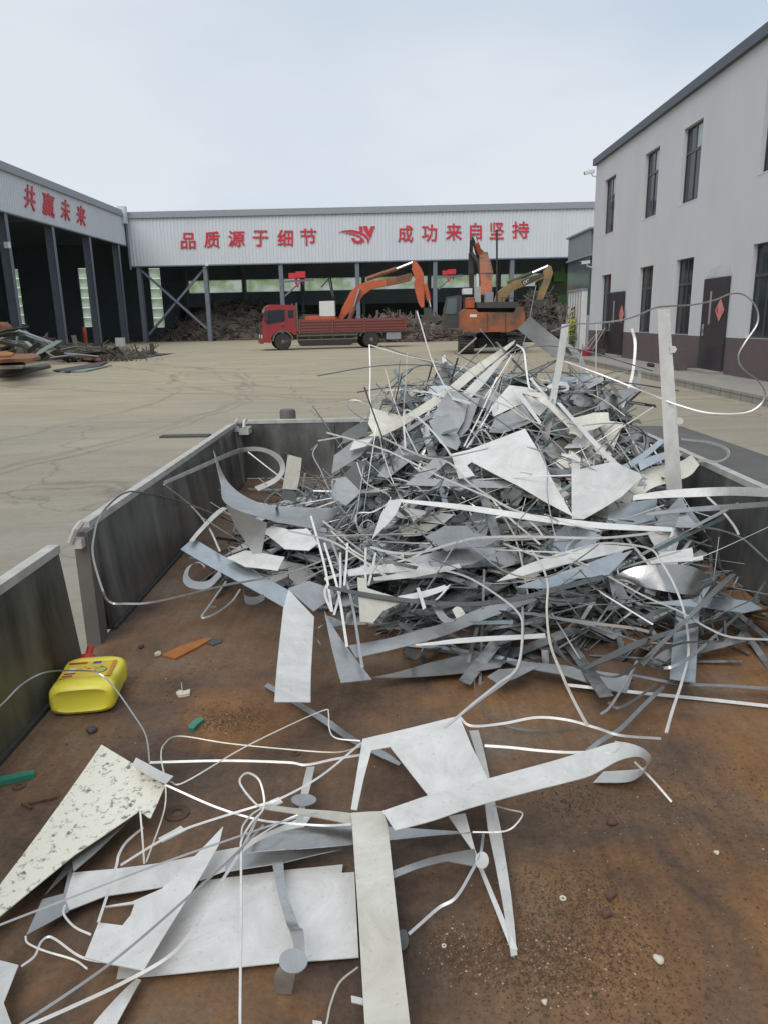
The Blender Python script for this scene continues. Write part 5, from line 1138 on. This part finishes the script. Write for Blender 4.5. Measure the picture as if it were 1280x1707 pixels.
W_('round wire coil in the left middle of the pile', MG, 'H', [(835, 300), (815, 450), (805, 540), (830, 590), (870, 570), (880, 545), (850, 530), (820, 560), (840, 610)], .006, 30, dv=-.17)
W_('wire bending around the dark left shoulder of the pile', MW, 'C', [(285, 520), (320, 600), (420, 660), (360, 720), (285, 730), (290, 790), (330, 830)], .006, 20, dv=-.15)
W_('wire loop high above the right of the square sheet', MG, 'A', [(440, 590), (500, 620), (600, 640), (700, 560), (760, 620), (820, 700), (825, 740)], .006, 20, dv=-.26)
W_('curved wire crossing below the narrow long strip', MW, 'D', [(340, 128), (430, 150), (540, 150), (700, 105), (800, 88), (1000, 85), (1280, 90), (1500, 70)], .011, 15, dv=-.28)
W_('wire sweeping from the left side to the lower middle', MW, 'D', [(0, 60), (170, 100), (300, 175), (420, 260)], .009, 15, dv=-.24)
W_('long wire sweeping down to the bed in front of the pile', MW, 'D', [(400, 150), (560, 205), (720, 245), (850, 320), (945, 400), (960, 480), (940, 620), (860, 690), (760, 770), (690, 830), (640, 870)], .008, 20, dv=-.25)
W_('grey wire crossing to the right in the lower middle', MG, 'D', [(640, 50), (760, 130), (860, 210), (960, 250), (1080, 245), (1200, 170), (1280, 110)], .006, 20, dv=-.28)
# lower left of the pile
rods = [((95, 0), (150, 200), (182, 392)), ((150, 110), (205, 300), (243, 535)), ((182, 110), (255, 320), (306, 622)), ((215, 150), (215, 300), (190, 405)), ((245, 110), (240, 200), (232, 285)), ((160, 282), (152, 320), (178, 388)), ((320, 130), (318, 210), (322, 300)), ((360, 150), (345, 230), (330, 285))]
rl = ['leftmost long rod hanging down at the lower left of the pile', 'rod with its end on the triangle at the lower left', 'longest rod hanging down to the bed at the lower left', 'slanted short rod between the hanging rods', 'short straight rod right of the hanging rods', 'bent hook shaped strip at the foot of the hanging rods', 'short rod above the cream torn piece', 'slanted rod above the cream torn piece']
for q, l in zip(rods, rl): W_(l, MG if len(l) % 2 else MW, 'D', q, .011, 10, dv=-.17, name='metal_rod', cat='metal rod')
S('cream torn piece in the lower left of the pile', MC, 'D', [(285, 250), (320, 255), (325, 295), (482, 350), (392, 388), (350, 436), (296, 432)], dv=-.2)
RB('long dark curved band across the lower front of the pile', MD, 'D', [(165, 285), (350, 318), (560, 345), (760, 352), (960, 325), (1130, 280), (1290, 240)], [(165, 298), (350, 336), (560, 362), (760, 370), (960, 345), (1130, 302), (1290, 262)], dv=-.22, name='dark_band', cat='metal band')
RB('pale grey strip slanting up at the lower front of the pile', MG, 'D', [(250, 532, -.1), (420, 500, -.11), (620, 445, -.12), (800, 375, -.1), (1000, 320, -.06)], [(280, 582, -.1), (440, 545, -.11), (640, 490, -.12), (830, 415, -.1), (1010, 350, -.06)], dv=0)
S('grey triangle standing on the bed at the lower front', MG, 'D', [(150, 402), (175, 440), (250, 540), (345, 680), (218, 695)], dv=-.12)
S('short grey strip joining the triangle at the lower front', MG, 'D', [(150, 402), (215, 430), (250, 440), (165, 462)], dv=-.1)
S('long grey sheet lying flat along the front foot of the pile', MG, 'D', [(345, 678), (560, 605), (720, 565), (900, 580), (870, 620), (720, 640)], mode='f', dv=.03, bend=.01)
S('straight light bar at the lower front of the pile', MW, 'D', [(520, 525), (700, 502), (1052, 480), (1056, 498), (720, 520), (525, 532)], dv=-.14)
S('olive dull sheet bent over in the middle of the pile', MS, 'D', [(560, 85), (640, 40), (730, 42), (760, 70), (870, 92), (800, 130), (700, 128), (650, 145)], dv=-.24)
S('wide grey sheet below the olive sheet', MG, 'D', [(480, 170), (600, 150), (820, 130), (900, 120), (760, 200), (640, 225)], dv=-.17)
S('pale flat bar left of the olive sheet', MW, 'D', [(240, 215), (430, 200), (600, 192), (620, 215), (440, 235), (250, 242)], dv=-.17)
S('second pale flat bar under the first left of the olive sheet', MW, 'D', [(350, 255), (500, 225), (700, 200), (710, 215), (520, 250), (355, 268)], dv=-.19)
S('pale bar right of the cream torn piece', MW, 'D', [(450, 332), (560, 305), (640, 285), (660, 300), (560, 332), (470, 345)], dv=-.2)
RB('brass tinted curl in the lower middle of the pile', MC, 'D', [(672, 385), (690, 372), (712, 380), (708, 402)], [(690, 420), (708, 412), (725, 402), (720, 398)], dv=-.22, name='curled_band', cat='metal band')
RB('grey band bent like a hook in the lower middle', MG, 'D', [(590, 365), (605, 400), (635, 435), (675, 436)], [(625, 375), (640, 398), (660, 418), (690, 425)], dv=-.2, name='curled_band', cat='metal band')
S('crossed white strip in the lower middle, sloping right', MW, 'D', [(525, 295), (538, 292), (565, 375), (552, 382)], dv=-.23)
S('crossed white strip in the lower middle, sloping left', MW, 'D', [(650, 290), (668, 282), (612, 345), (600, 348)], dv=-.23)
# right side of the pile
S('pale tapering strip in the right of the pile', MW, 'B', [(120, 420), (230, 370), (480, 290), (560, 275), (715, 275), (600, 320), (420, 365), (215, 412)], dv=-.18)
S('bluish tapering sheet below the pale tapering strip', MB_, 'B', [(200, 466), (330, 410), (560, 335), (660, 308), (640, 340), (420, 440), (330, 465)], dv=-.2)
S('bluish sheet end with small holes in the right of the pile', MB_, 'B', [(400, 438), (560, 335), (700, 305), (640, 360), (600, 400)], dv=-.22)
RB('big grey sheet bulging outward at the right of the pile', MS, 'B', [(590, 425, -.1), (700, 375, -.16), (820, 362, -.2), (960, 372, -.18), (1060, 440, -.08)], [(660, 435, -.06), (760, 460, -.1), (850, 478, -.12), (930, 490, -.1), (1040, 490, -.04)], dv=0, name='bulged_sheet', cat='curved sheet')
S('ragged white sheet end above the bulging sheet', MW, 'B', [(820, 310), (900, 300), (955, 288), (962, 335), (870, 345), (790, 345)], dv=-.16)
RB('folded white strip end above the bulging sheet', MW, 'B', [(770, 345), (870, 335), (960, 330), (1000, 322)], [(780, 358), (880, 350), (965, 346), (1002, 340)], dv=-.19)
S('grey sheet showing under the long flat strip at the right', MG, 'B', [(880, 205), (905, 130), (950, 128), (1000, 195), (940, 205)], dv=-.1)
S('upright bluish white strip standing on the bed at the right', MB_, 'B', [(890, 520), (990, 505), (982, 640), (968, 866), (858, 850), (872, 690)], dv=-.06, bend=.004, name='metal_slab', cat='metal slab')
S('long pale bar slanting across the right front of the pile', MG, 'B', [(1112, 392), (1142, 400), (900, 640), (745, 790), (728, 778), (880, 640)], dv=-.16)
S('dark narrow strip slanting under the pale bar', MD, 'B', [(480, 792), (700, 700), (1000, 600), (1115, 560), (1110, 585), (900, 650), (640, 755), (490, 800)], dv=-.1)
S('pale triangle deep in the right of the pile', MG, 'B', [(600, 435), (650, 430), (700, 540), (575, 558), (640, 505)], dv=-.02)
S('pale blue blade pointing right past the side panel', MB_, 'B', [(990, 502), (1130, 508), (1200, 518), (1255, 550), (1180, 568), (1000, 540), (740, 530), (880, 515)], dv=-.12)
S('grey bar crossing in the dark of the lower right', MG, 'B', [(560, 600), (640, 668), (620, 680), (480, 615), (440, 590)], dv=-.0)
W_('thin bar with a rusty end in the lower right', M_wood, 'B', [(380, 590, -.05), (560, 615, -.08), (700, 632, -.1), (772, 648, -.12)], .012, 0, dv=-.1, name='metal_rod', cat='metal rod')
S('grey lower board along the right front foot of the pile', MG, 'B', [(150, 772), (420, 790), (700, 840), (675, 910), (640, 905), (400, 830), (220, 800)], mode='f', dv=.04)
S('pale strip end lying on the bed at the front foot of the pile', MG, 'B', [(80, 840), (130, 805), (300, 800), (200, 845), (125, 870)], mode='f', dv=.05)
RB('dark rod with pale upper face lying out to the right over the bed', MG, 'B', [(690, 826, .06), (900, 862, .05), (1100, 872, .04), (1300, 885, .03)], [(690, 834, .06), (900, 874, .05), (1100, 884, .04), (1300, 898, .03)], mode='f')
W_('thin grey strip lying on the bed below the pale rod at the right', MG, 'G', [(420, 30, .02), (700, 60, .02), (1000, 90, .01), (1300, 122, .01)], .012, 0, mode='f')
W_('grey strip running from the pile foot down to the curled ribbon', MB_, 'G', [(835, 35, .05), (740, 125, .04), (650, 215, .05), (570, 265, .06), (505, 315, .06)], .014, 0, mode='f')
W_('dark cable like wire hanging in a wide bow at the lower right', MD, 'B', [(340, 650), (420, 770), (520, 820), (640, 838), (760, 760), (900, 700), (1010, 690), (1090, 680), (1095, 600)], .008, 10, dv=-.16)
W_('brass tinted wire hanging in front of the pile down to the bed', MC, 'B', [(270, 300), (310, 360), (338, 440), (335, 560), (350, 700), (400, 830), (440, 920), (490, 1015), (510, 1050)], .009, 20, dv=-.25)
W_('long wire arching over the right of the pile down to the bed', MW, 'B', [(150, 272, -.2), (340, 330, -.26), (520, 280, -.28), (620, 270, -.28), (770, 292, -.26), (820, 345, -.25), (880, 450, -.2), (925, 580, -.16), (940, 730, -.12), (915, 850, -.12), (870, 990, -.2), (845, 1080, -.22)], .009, 20, dv=-.2)
W_('wire crossing the right of the pile and out over the bed', MW, 'B', [(430, 330), (560, 390), (740, 490), (900, 560), (1010, 625), (1120, 670), (1300, 682)], .007, 20, dv=-.2)
W_('wire bow at the right end hanging over the side panel', MG, 'B', [(985, 200), (1080, 215), (1170, 250), (1240, 310), (1300, 365)], .009, 20, dv=-.12)
W_('dark strip loop standing at the right end of the pile', MD, 'B', [(1000, 215), (1060, 300), (1080, 380), (1130, 400), (1060, 480), (1010, 560), (1000, 660)], .010, 40, dv=-.08)
W_('long grey strip bent back at the right end of the pile', MS, 'B', [(1268, 432, -.05), (1200, 530, -.1), (1080, 640, -.14), (960, 745, -.16), (860, 800, -.15), (780, 790, -.1)], .012, 20, dv=-.1)
W_('wire bend at the front right of the pile', MG, 'B', [(230, 540), (232, 650), (215, 790), (170, 850), (60, 930), (-20, 990)], .010, 20, dv=-.2)
W_('small loose wire hook on the bed at the right front', MG, 'B', [(720, 770), (690, 830), (610, 960), (565, 1000)], .009, 20, dv=-.1)
W_('thin wire arc on the bed at the right front', MG, 'B', [(600, 950), (640, 972), (720, 930), (800, 870)], .008, 20, dv=-.03)
W_('pale bright sheet edge in the right of the pile', MW, 'B', [(1020, 72), (1080, 130), (1130, 190), (1155, 235)], .012, 10, dv=-.1)
W_('dark green tinted strip pointing up right of the pile', MT, 'B', [(800, 300), (900, 250), (1010, 200), (1090, 160)], .018, 10, dv=-.14)
# ================================================================== foreground pieces on the bed
S('speckled cream sheet with black scratches at the left foreground', MSP, 'E', [(455, 172, .06), (592, 252, .065), (735, 345, .07), (668, 484, .065), (618, 452, .06), (330, 650, .05), (0, 930, .04), (-160, 1066, .035), (-160, 1000, .035), (0, 785, .045)], mode='f', bend=.006, name='speckled_sheet', cat='metal sheet')
S('folded white tab with wires at the corner of the speckled sheet', MW, 'E', [(606, 224, .085), (655, 245, .085), (772, 305, .09), (740, 345, .095), (590, 252, .09)], mode='f', bend=.004, name='metal_tab', cat='metal tab')
S('grey strip with inner slot beneath the speckled sheet', MG, 'E', [(575, 435, .05), (618, 455, .05), (330, 735, .035), (322, 665, .035)], mode='f')
S('grey triangular frame at the left edge of the flat sheets', MG, 'E', [(300, 690), (330, 655), (322, 735), (290, 845), (310, 905), (118, 1012), (190, 850), (285, 825), (305, 730), (200, 832)], mode='f', dv=.028)
S('largest light sheet lying flat in the foreground', MW, 'N', [(337, 1467), (453, 1453), (485, 1449), (572, 1442), (570, 1456), (591, 1455), (598, 1593), (480, 1603), (380, 1615), (236, 1628), (195, 1632), (199, 1611), (240, 1600), (290, 1530)], mode='f', dv=.012, bend=.003, name='large_sheet', cat='metal sheet')
S('long light band lying behind the pointed blade sheet', MW, 'E', [(325, 735), (520, 712), (740, 680), (960, 635), (1068, 618), (1180, 560), (1400, 470), (1280, 640), (1060, 700), (900, 757), (720, 790), (470, 835), (310, 905), (285, 860)], mode='f', dv=.024, bend=.006)
S('pale bar with a bracket reaching right to the wide strip', MG, 'F', [(-10, 655), (60, 615), (300, 600), (495, 590), (490, 600), (240, 660), (-10, 698)], mode='f', dv=.032)
S('pointed blade sheet with a cut out hole, tip toward the pile', MW, 'E', [(995, 538, .05), (975, 615, .05), (830, 850, .05), (640, 1166, .05), (500, 1140, .05), (378, 1110, .05), (440, 952, .05), (545, 966, .05), (582, 920, .05), (600, 868, .05), (470, 884, .05), (468, 878, .05), (590, 858, .05), (722, 800, .05)], mode='f', bend=.004, name='pointed_sheet', cat='metal sheet')
RB('bracket strip with a round disc bent over the flat sheet', MG, 'F', [(190, 665, .035), (215, 790, .04), (248, 910, .045), (268, 960, .07), (278, 1040, .07), (205, 1130, .045), (203, 1218, .008)], [(236, 650, .035), (250, 770, .04), (300, 922, .045), (322, 950, .07), (326, 1050, .07), (292, 1130, .045), (272, 1222, .008)], mode='f', name='bracket_strip', cat='bracket')
def disc(lab_, m, cr, cx, cy, rx_, ry_, z): return S(lab_, m, cr, [(cx+rx_*math.cos(2*math.pi*k/20), cy+ry_*math.sin(2*math.pi*k/20), z) for k in range(20)], mode='f', bend=.0008, name='round_disc', cat='metal disc')
disc('large round grey disc on the bent bracket strip', MG, 'F', 280, 1080, 61, 54, .075)
S('tall wide strip running from the centre to the bottom edge', MC, 'N', [(586, 1357, .075), (612, 1355, .075), (638, 1354, .075), (646, 1376, .075), (664, 1540, .055), (683, 1707, .05), (694, 1800, .05), (611, 1800, .05), (608, 1707, .05), (597, 1520, .055)], mode='f', bend=.006, name='metal_slab', cat='metal slab')
S('small tab sticking out left from the tall wide strip', MW, 'F', [(526, 1226), (578, 1240), (578, 1266), (528, 1256)], mode='f', dv=.045, name='metal_tab', cat='metal tab')
S('tapering strip joined to the top of the tall wide strip', MC, 'F', [(155, 412), (300, 428), (440, 440), (532, 450), (530, 497), (420, 474), (300, 452), (160, 432)], mode='f', dv=.07)
RB('dull lance shaped bar lying behind the tall wide strip', MS, 'F', [(70, 612), (150, 560), (300, 512), (530, 498), (700, 508), (880, 520), (1042, 530)], [(72, 618), (200, 606), (320, 600), (530, 582), (690, 565), (880, 545), (1042, 534)], mode='f', dv=.05)
S('big white sheet with one leg in the middle foreground', MW, 'F', [(575, 132, .10), (700, 102, .1), (985, 38, .1), (1040, 170, .09), (1105, 300, .09), (980, 345, .09), (862, 382, .09), (690, 164, .09), (612, 180, .09), (580, 300, .07), (552, 440, .05), (526, 436, .05), (550, 280, .07)], mode='f', bend=.003, name='large_sheet', cat='metal sheet')
RB('long white ribbon of sheet curling over at its right end', MW, 'N', [(637, 1353, .09), (710, 1328, .1), (780, 1308, .105), (860, 1286, .115), (926, 1268, .12), (985, 1250, .13), (1030, 1238, .135), (1066, 1246, .12), (1083, 1260, .09), (1080, 1272, .05), (1062, 1282, .015), (1005, 1286, .006)], [(658, 1385, .09), (720, 1369, .1), (785, 1347, .105), (880, 1321, .115), (940, 1306, .12), (985, 1293, .13), (1030, 1269, .135), (1062, 1262, .118), (1076, 1272, .085), (1066, 1292, .045), (1042, 1303, .018), (988, 1304, .008)], mode='f', name='curled_ribbon', cat='metal ribbon')
S('long leg strip running down to a point at the right foreground', MW, 'N', [(784, 1211, .05), (800, 1209, .05), (813, 1290, .05), (833, 1387, .045), (850, 1490, .03), (864, 1586, .01), (854, 1588, .01), (836, 1500, .03), (811, 1383, .045), (800, 1288, .05)], mode='f', name='leg_strip')
S('second leg strip meeting the first at its pointed end', MW, 'N', [(747, 1363, .055), (775, 1358, .055), (791, 1414, .045), (835, 1520, .025), (862, 1585, .012), (850, 1583, .012), (826, 1520, .025), (785, 1414, .045)], mode='f', name='leg_strip')
S('grey strip crossing from the tall wide strip to the legs', MG, 'F', [(696, 692, .05), (860, 642, .05), (1050, 596, .05), (1060, 660, .05), (1040, 672, .05), (932, 656, .05), (800, 690, .05), (700, 722, .05)], mode='f')
disc('small round disc where the two leg strips cross', MW, 'F', 1082, 650, 29, 36, .065)
disc('grey disc half hidden right of the tall wide strip', MD, 'F', 745, 990, 25, 45, .012)
S('narrow upright stem with a round washer shape above the flat sheets', MW, 'F', [(337, 245), (371, 240), (355, 330), (330, 430), (320, 490), (288, 494), (303, 430), (316, 350)], mode='f', dv=.03)
disc('oval washer shaped plate on the narrow stem', MG, 'F', 325, 392, 54, 26, .036)
S('white tab on the wire above the flat sheets', MW, 'E', [(705, 580), (805, 524), (828, 545), (722, 597)], mode='f', dv=.05, name='metal_tab', cat='metal tab')
S('white tab by the small wire loop', MW, 'F', [(160, 405), (218, 380), (236, 402), (172, 432)], mode='f', dv=.06, name='metal_tab', cat='metal tab')
S('corner of a white sheet at the lower left edge', MW, 'E', [(-60, 1105), (0, 1122), (85, 1145), (70, 1180), (18, 1310), (58, 1420), (60, 1500), (-80, 1500)], mode='f', dv=.03)
S('sharp white spike at the bottom left below the pointed blade', MW, 'E', [(608, 1192), (628, 1200), (580, 1300), (515, 1420), (480, 1500), (380, 1500), (420, 1402)], mode='f', dv=.02)
S('small white scrap at the bottom edge left of the tall strip', MW, 'F', [(362, 1332), (402, 1338), (405, 1380), (365, 1380)], mode='f', dv=.02)
# wires of the foreground
def fw(lab_, pts, w_=.006, m=MW, cr='N', dv=.06, tw=0): return wire(lab_, m, cr, pts, w_*.82, tw, 'f', dv)
fw('flat strip running level across the bed above the small loop', [(250, 1271), (375, 1268), (480, 1271), (511, 1275), (560, 1265), (604, 1258)], .009, dv=.05)
fw('wire rising from the speckled sheet tab to the big white sheet', [(285, 1303), (308, 1304), (400, 1250), (474, 1213), (540, 1184), (548, 1190), (549, 1213), (560, 1230), (601, 1235)], .005, dv=.07)
fw('wire arching across the bed behind the level flat strip', [(244, 1438, .02), (274, 1352, .04), (276, 1304, .08), (269, 1261, .08), (275, 1240, .05), (300, 1227, .03), (380, 1239, .02), (480, 1249, .02), (560, 1254, .03), (600, 1245, .08)], .005, MC)
fw('wire curving from the tab down to the lance shaped bar', [(276, 1308, .09), (360, 1345, .06), (430, 1366, .05), (478, 1372, .06), (540, 1376, .06), (586, 1374, .08)], .007)
fw('wire with a white tab leading to the big white sheet', [(202, 1442, .05), (262, 1405, .055), (309, 1382, .06), (375, 1360, .06), (431, 1343, .07), (470, 1330, .08), (536, 1293, .09), (603, 1238, .1)], .0075)
fw('wire tied in a small open loop with a long straight tail', [(452, 1345, .06), (430, 1343, .07), (401, 1308, .1), (405, 1292, .11), (418, 1289, .12), (435, 1304, .11), (441, 1345, .08), (420, 1372, .08), (404, 1400, .08), (403, 1425, .08), (403, 1520, .08), (402, 1620, .08), (401, 1760, .08)], .0065, tw=20)
fw('strand of the small loop running down to the left', [(440, 1345, .07), (420, 1358, .07), (405, 1378, .07), (403, 1400, .075)], .006)
fw('long dull wire crossing the flat sheets from the left edge, upper', [(-60, 1568), (0, 1542), (112, 1499), (262, 1442), (367, 1405), (480, 1367), (530, 1355)], .006, MG, dv=.085)
fw('long dull wire crossing the flat sheets to the bottom edge, lower', [(-20, 1745), (34, 1709), (187, 1604), (319, 1491), (397, 1420), (440, 1375)], .007, MG, dv=.085)
fw('flat curved strip sweeping over the pointed blade to the bottom left', [(20, 1722, .06), (110, 1683, .06), (210, 1636, .06), (285, 1592, .07), (326, 1544, .08), (356, 1491, .08), (401, 1420, .08), (431, 1360, .07)], .009)
fw('short bent wire left of the cut out hole', [(109, 1508), (107, 1524), (125, 1545), (152, 1558)], .006, dv=.04)
fw('wire loop lying on the bed left of the flat sheets', [(43, 1560), (47, 1572), (75, 1585), (124, 1600), (146, 1615)], .005, dv=.02)
fw('curved wire by the lower left corner of the flat sheets', [(36, 1611), (58, 1594), (68, 1572), (80, 1562), (95, 1567), (138, 1596), (195, 1606)], .006, dv=.04)
fw('narrow strip standing over the cut out hole', [(165, 1536, .06), (184, 1478, .06), (195, 1442, .06), (199, 1424, .06), (212, 1403, .05), (240, 1379, .03)], .008)
fw('thin straight rod under the speckled sheet corner', [(234, 1350, .07), (238, 1395, .04), (241, 1440, .02)], .006)
fw('wire bow on the bed left of the tall wide strip', [(540, 1725), (546, 1700), (552, 1672), (567, 1637), (597, 1612)], .005, MC, dv=.02)
fw('thin wire from the small loop to the tapering strip', [(404, 1410, .06), (440, 1388, .07), (470, 1370, .07), (497, 1358, .08)], .005)
fw('wire loop at the right of the leg strips', [(823, 1343, .05), (850, 1350, .07), (869, 1355, .08), (866, 1366, .08), (850, 1382, .07), (828, 1387, .06), (787, 1387, .06)], .005)
fw('bent strip running from the small disc down to the grey disc', [(805, 1390, .06), (800, 1425, .065), (788, 1448, .06), (760, 1495, .04), (731, 1513, .03), (700, 1540, .02), (681, 1557, .014)], .009, MG)
fw('flat strip bowing from the big white sheet to the right', [(765, 1195, .1), (785, 1210, .09), (838, 1206, .09), (893, 1196, .1), (944, 1200, .1), (995, 1214, .1), (1034, 1226, .1), (1100, 1231, .06)], .010)
fw('level flat strip under the bowing strip', [(807, 1243, .06), (850, 1246, .06), (897, 1251, .06), (940, 1254, .06), (977, 1254, .06)], .010)
fw('thin rod sticking out of the curled ribbon end', [(1057, 1270, .05), (1085, 1298, .03), (1119, 1337, .006)], .008, MG)
fw('thin wire looping on the curled ribbon end', [(995, 1250, .17), (1020, 1256, .17), (1036, 1240, .17), (1025, 1236, .165)], .004, MC)
fw('wire bending up from the jug and down to the speckled sheet', [(-40, 1200, .2), (0, 1177, .2), (37, 1141, .2), (75, 1121, .2), (120, 1118, .17), (161, 1121, .14), (187, 1141, .12), (225, 1194, .09), (244, 1227, .08), (250, 1271, .07)], .006, MG)
fw('dark wire lying in a wide bow on the bed', [(790, 1130, .05), (792, 1150, .04), (810, 1190, .02), (850, 1212, .015), (900, 1218, .012), (960, 1212, .012)], .006, MD)
fw('wire curl rising from the bed beside the front sheet', [(535, 1075, .02), (527, 1060, .05), (530, 1048, .09), (545, 1038, .1)], .006, MG)
RB('rough torn grey strip lying on the bed behind the big white sheet', MG, 'N', [(447, 1138), (500, 1170), (548, 1198), (590, 1228), (640, 1252), (668, 1272)], [(441, 1144), (494, 1176), (540, 1206), (584, 1236), (634, 1262), (664, 1276)], mode='f', dv=.015, k=4)
# small litter
M_teal = mat('teal_plastic', (.04, .22, .15), (.03, .17, .12), rough=.4)
def block(lab_, m, cr, pts, h, name, cat, z=.001):
    P = [onz(x, y, FZ+z) for x, y in [q[:2] for q in cv(cr, pts)]]; mb = MB(); mb.prism(P, (0, 0, h)); mb.bevel(min(.002, h*.3), 1)
    return tag(mb.build(name, m), lab_, cat)
block('long green plastic strip at the left edge of the bed', M_teal, 'J', [(-60, 715), (0, 700), (100, 678), (155, 668), (158, 684), (100, 700), (0, 722), (-60, 735)], .012, 'plastic_strip', 'plastic strip')
block('small bent green plastic strip beside the rust spot', M_teal, 'J', [(838, 470), (870, 438), (905, 430), (908, 440), (880, 462), (866, 480), (845, 480)], .01, 'plastic_strip', 'plastic strip')
block('rust orange flat plate lying on the bed', mat('orange_rust', (.40, .15, .03), (.30, .11, .03), rough=.8, scale=12), 'J', [(722, 145), (800, 108), (920, 68), (942, 74), (880, 110), (782, 160)], .006, 'rusty_plate', 'rusty plate')
block('dark stain like plate beyond the rust orange plate', MD, 'J', [(920, 90), (950, 68), (985, 66), (990, 82), (950, 98)], .003, 'dark_plate', 'metal plate')
M_rlump = mat('dark_rust', (.13, .075, .05), (.07, .045, .032), rough=.9, scale=60)
M_foam = mat('cream_foam', (.62, .58, .46), (.5, .46, .36), rough=.9, scale=60)
def lump(lab_, m, cr, x, y, r, name, cat, f=.6, seed=1):
    rd = random.Random(seed); q = cv(cr, [(x, y)])[0]; c = onz(q[0], q[1], FZ+r*f*.75); bm = bmesh.new(); bmesh.ops.create_icosphere(bm, subdivisions=2, radius=r)
    ph = [rd.random()*6 for _ in range(3)]
    for v in bm.verts: v.co *= .8+.2*math.sin(v.co.x/r*3+ph[0])*math.cos(v.co.y/r*2.5+ph[1])+.12*rd.random(); v.co.z *= f; v.co += c
    mb = MB(); mb.bm.free(); mb.bm = bm; return tag(mb.build(name, m), lab_, cat)
lump('round cream lump at the end of the rust orange plate', M_foam, 'J', 703, 133, .012, 'foam_lump', 'lump', .8, 2)
block('cream foam chip with a notch beside the rust spot', M_foam, 'J', [(785, 315), (800, 304), (822, 308), (848, 300), (846, 320), (820, 326), (795, 328)], .008, 'foam_chip', 'foam chip')
fw('tiny stalk of wire standing at the foam chip', [(307, 1158, .004), (304, 1148, .014), (303, 1137, .03)], .0025, MC)
lump('dark pebble on the bed below the jug', M_dark, 'J', 410, 470, .014, 'pebble', 'pebble', .7, 3)
lump('dark lump near the far left panel foot', M_dark, 'J', 628, 100, .012, 'pebble', 'pebble', .6, 4)
lump('pale crumpled chip on the bed at the lower right', M_foam, 'G', 812, 1200, .010, 'paper_chip', 'paper chip', .7, 5)
lump('pale chip on the bed at the middle right', M_foam, 'G', 1060, 745, .006, 'paper_chip', 'paper chip', .7, 6)
lump('small pale chip near the bottom edge right of the tall strip', M_foam, 'G', 325, 1382, .006, 'paper_chip', 'paper chip', .7, 7)
lump('rusty brown lump below the curled ribbon', M_rlump, 'G', 612, 613, .014, 'rust_lump', 'rust lump', .6, 8)
lump('rusty brown lump in the middle of the debris patch', M_rlump, 'G', 605, 925, .012, 'rust_lump', 'rust lump', .6, 9)
lump('rusty brown lump at the edge of the debris patch', M_rlump, 'G', 590, 1003, .011, 'rust_lump', 'rust lump', .6, 10)
block('thin twig of dark rusty metal near the left edge', M_rlump, 'J', [(130, 798), (258, 770), (262, 777), (200, 792), (135, 806)], .006, 'rusty_twig', 'rusty scrap')
block('short rusty splinter beside the thin twig', M_rlump, 'J', [(95, 805), (105, 803), (145, 822), (140, 828)], .005, 'rusty_twig', 'rusty scrap')
for k, (cr, x, y, R0, l) in enumerate((('J', 790, 842, .026, 'brown flat washer on the bed right of the speckled sheet'), ('F', 290, 195, .011, 'small rusty ring on the bed behind the level strip'), ('H', 196, 903, .011, 'small pale ring on the bed left of the pile'), ('G', 403, 943, .006, 'tiny pale nut in the debris patch'), ('F', 920, 1018, .004, 'tiny pale ring in the dark debris'), ('J', 88, 722, .014, 'rusty ring beside the long green strip'))):
    q = cv(cr, [(x, y)])[0]; c = onz(q[0], q[1], FZ+.001); n = 20; mb = MB(); A = [[mb.bm.verts.new(c+Vector((r*math.cos(2*math.pi*i/n), r*math.sin(2*math.pi*i/n), z))) for i in range(n)] for r, z in ((R0, 0), (R0, .0022), (R0*.45, .0022), (R0*.45, 0))]
    for a, b in zip(A, A[1:]+A[:1]):
        for i in range(n): mb.bm.faces.new((a[i], a[(i+1) % n], b[(i+1) % n], b[i]))
    tag(mb.build('metal_ring', [M_rlump, M_rlump, MG, M_foam, M_foam, M_rlump][k]), l, 'ring')
# crumbs and grit: a stuff object each for dark and pale grains
def grit(name, lab_, m, spots, n, r0, r1):
    rd = random.Random(len(name)); mb = MB()
    for (px, py, sp, wgt) in spots:
        c = onz(px, py, FZ)
        for k in range(int(n*wgt)):
            x, y = c.x+rd.gauss(0, sp), c.y+rd.gauss(0, sp*.8)
            if not (-.92 < x < 1.28 and .3 < y < 4.6): continue
            r = rd.uniform(r0, r1)*(1 if rd.random() < .85 else 1.7); a = rd.random()*6; v = []
            for (i, j, z) in ((1, 0, 0), (-.4, .8, 0), (-.6, -.7, 0)): v.append(mb.bm.verts.new((x+r*(i*math.cos(a)-j*math.sin(a)), y+r*(i*math.sin(a)+j*math.cos(a)), FZ+.0005)))
            t = mb.bm.verts.new((x+rd.gauss(0, .3)*r, y, FZ+r*rd.uniform(.5, 1.1)))
            mb.bm.faces.new(v)
            for i in range(3): mb.bm.faces.new((v[i], v[(i+1) % 3], t))
    return tag(mb.build(name, m, smooth=False), lab_, 'grit', None, 'stuff')
M_grit = mat('dark_grit', (.05, .034, .024), (.13, .075, .04), rough=.9, scale=150); M_gritp = mat('pale_grit', (.50, .44, .36), (.3, .22, .16), rough=.9, scale=90)
spots = [(960, 1500, .07, 2.0), (900, 1600, .06, 2.2), (760, 1590, .035, 1.3), (1020, 1600, .09, 1.4), (1130, 1370, .14, .9), (1190, 1300, .12, .6), (960, 1340, .06, .7), (380, 1200, .05, 1.2), (300, 1130, .12, .4), (180, 1250, .1, .3), (1000, 1660, .12, 1.0), (1200, 1560, .2, .5), (640, 1480, .15, .3), (700, 1180, .25, .4)]
grit('dark_grit', 'dark rusty grit scattered over the truck bed', M_grit, spots, 1000, .0006, .0024)
grit('pale_grit', 'pale metal crumbs scattered over the truck bed', M_gritp, spots, 60, .0007, .0022)
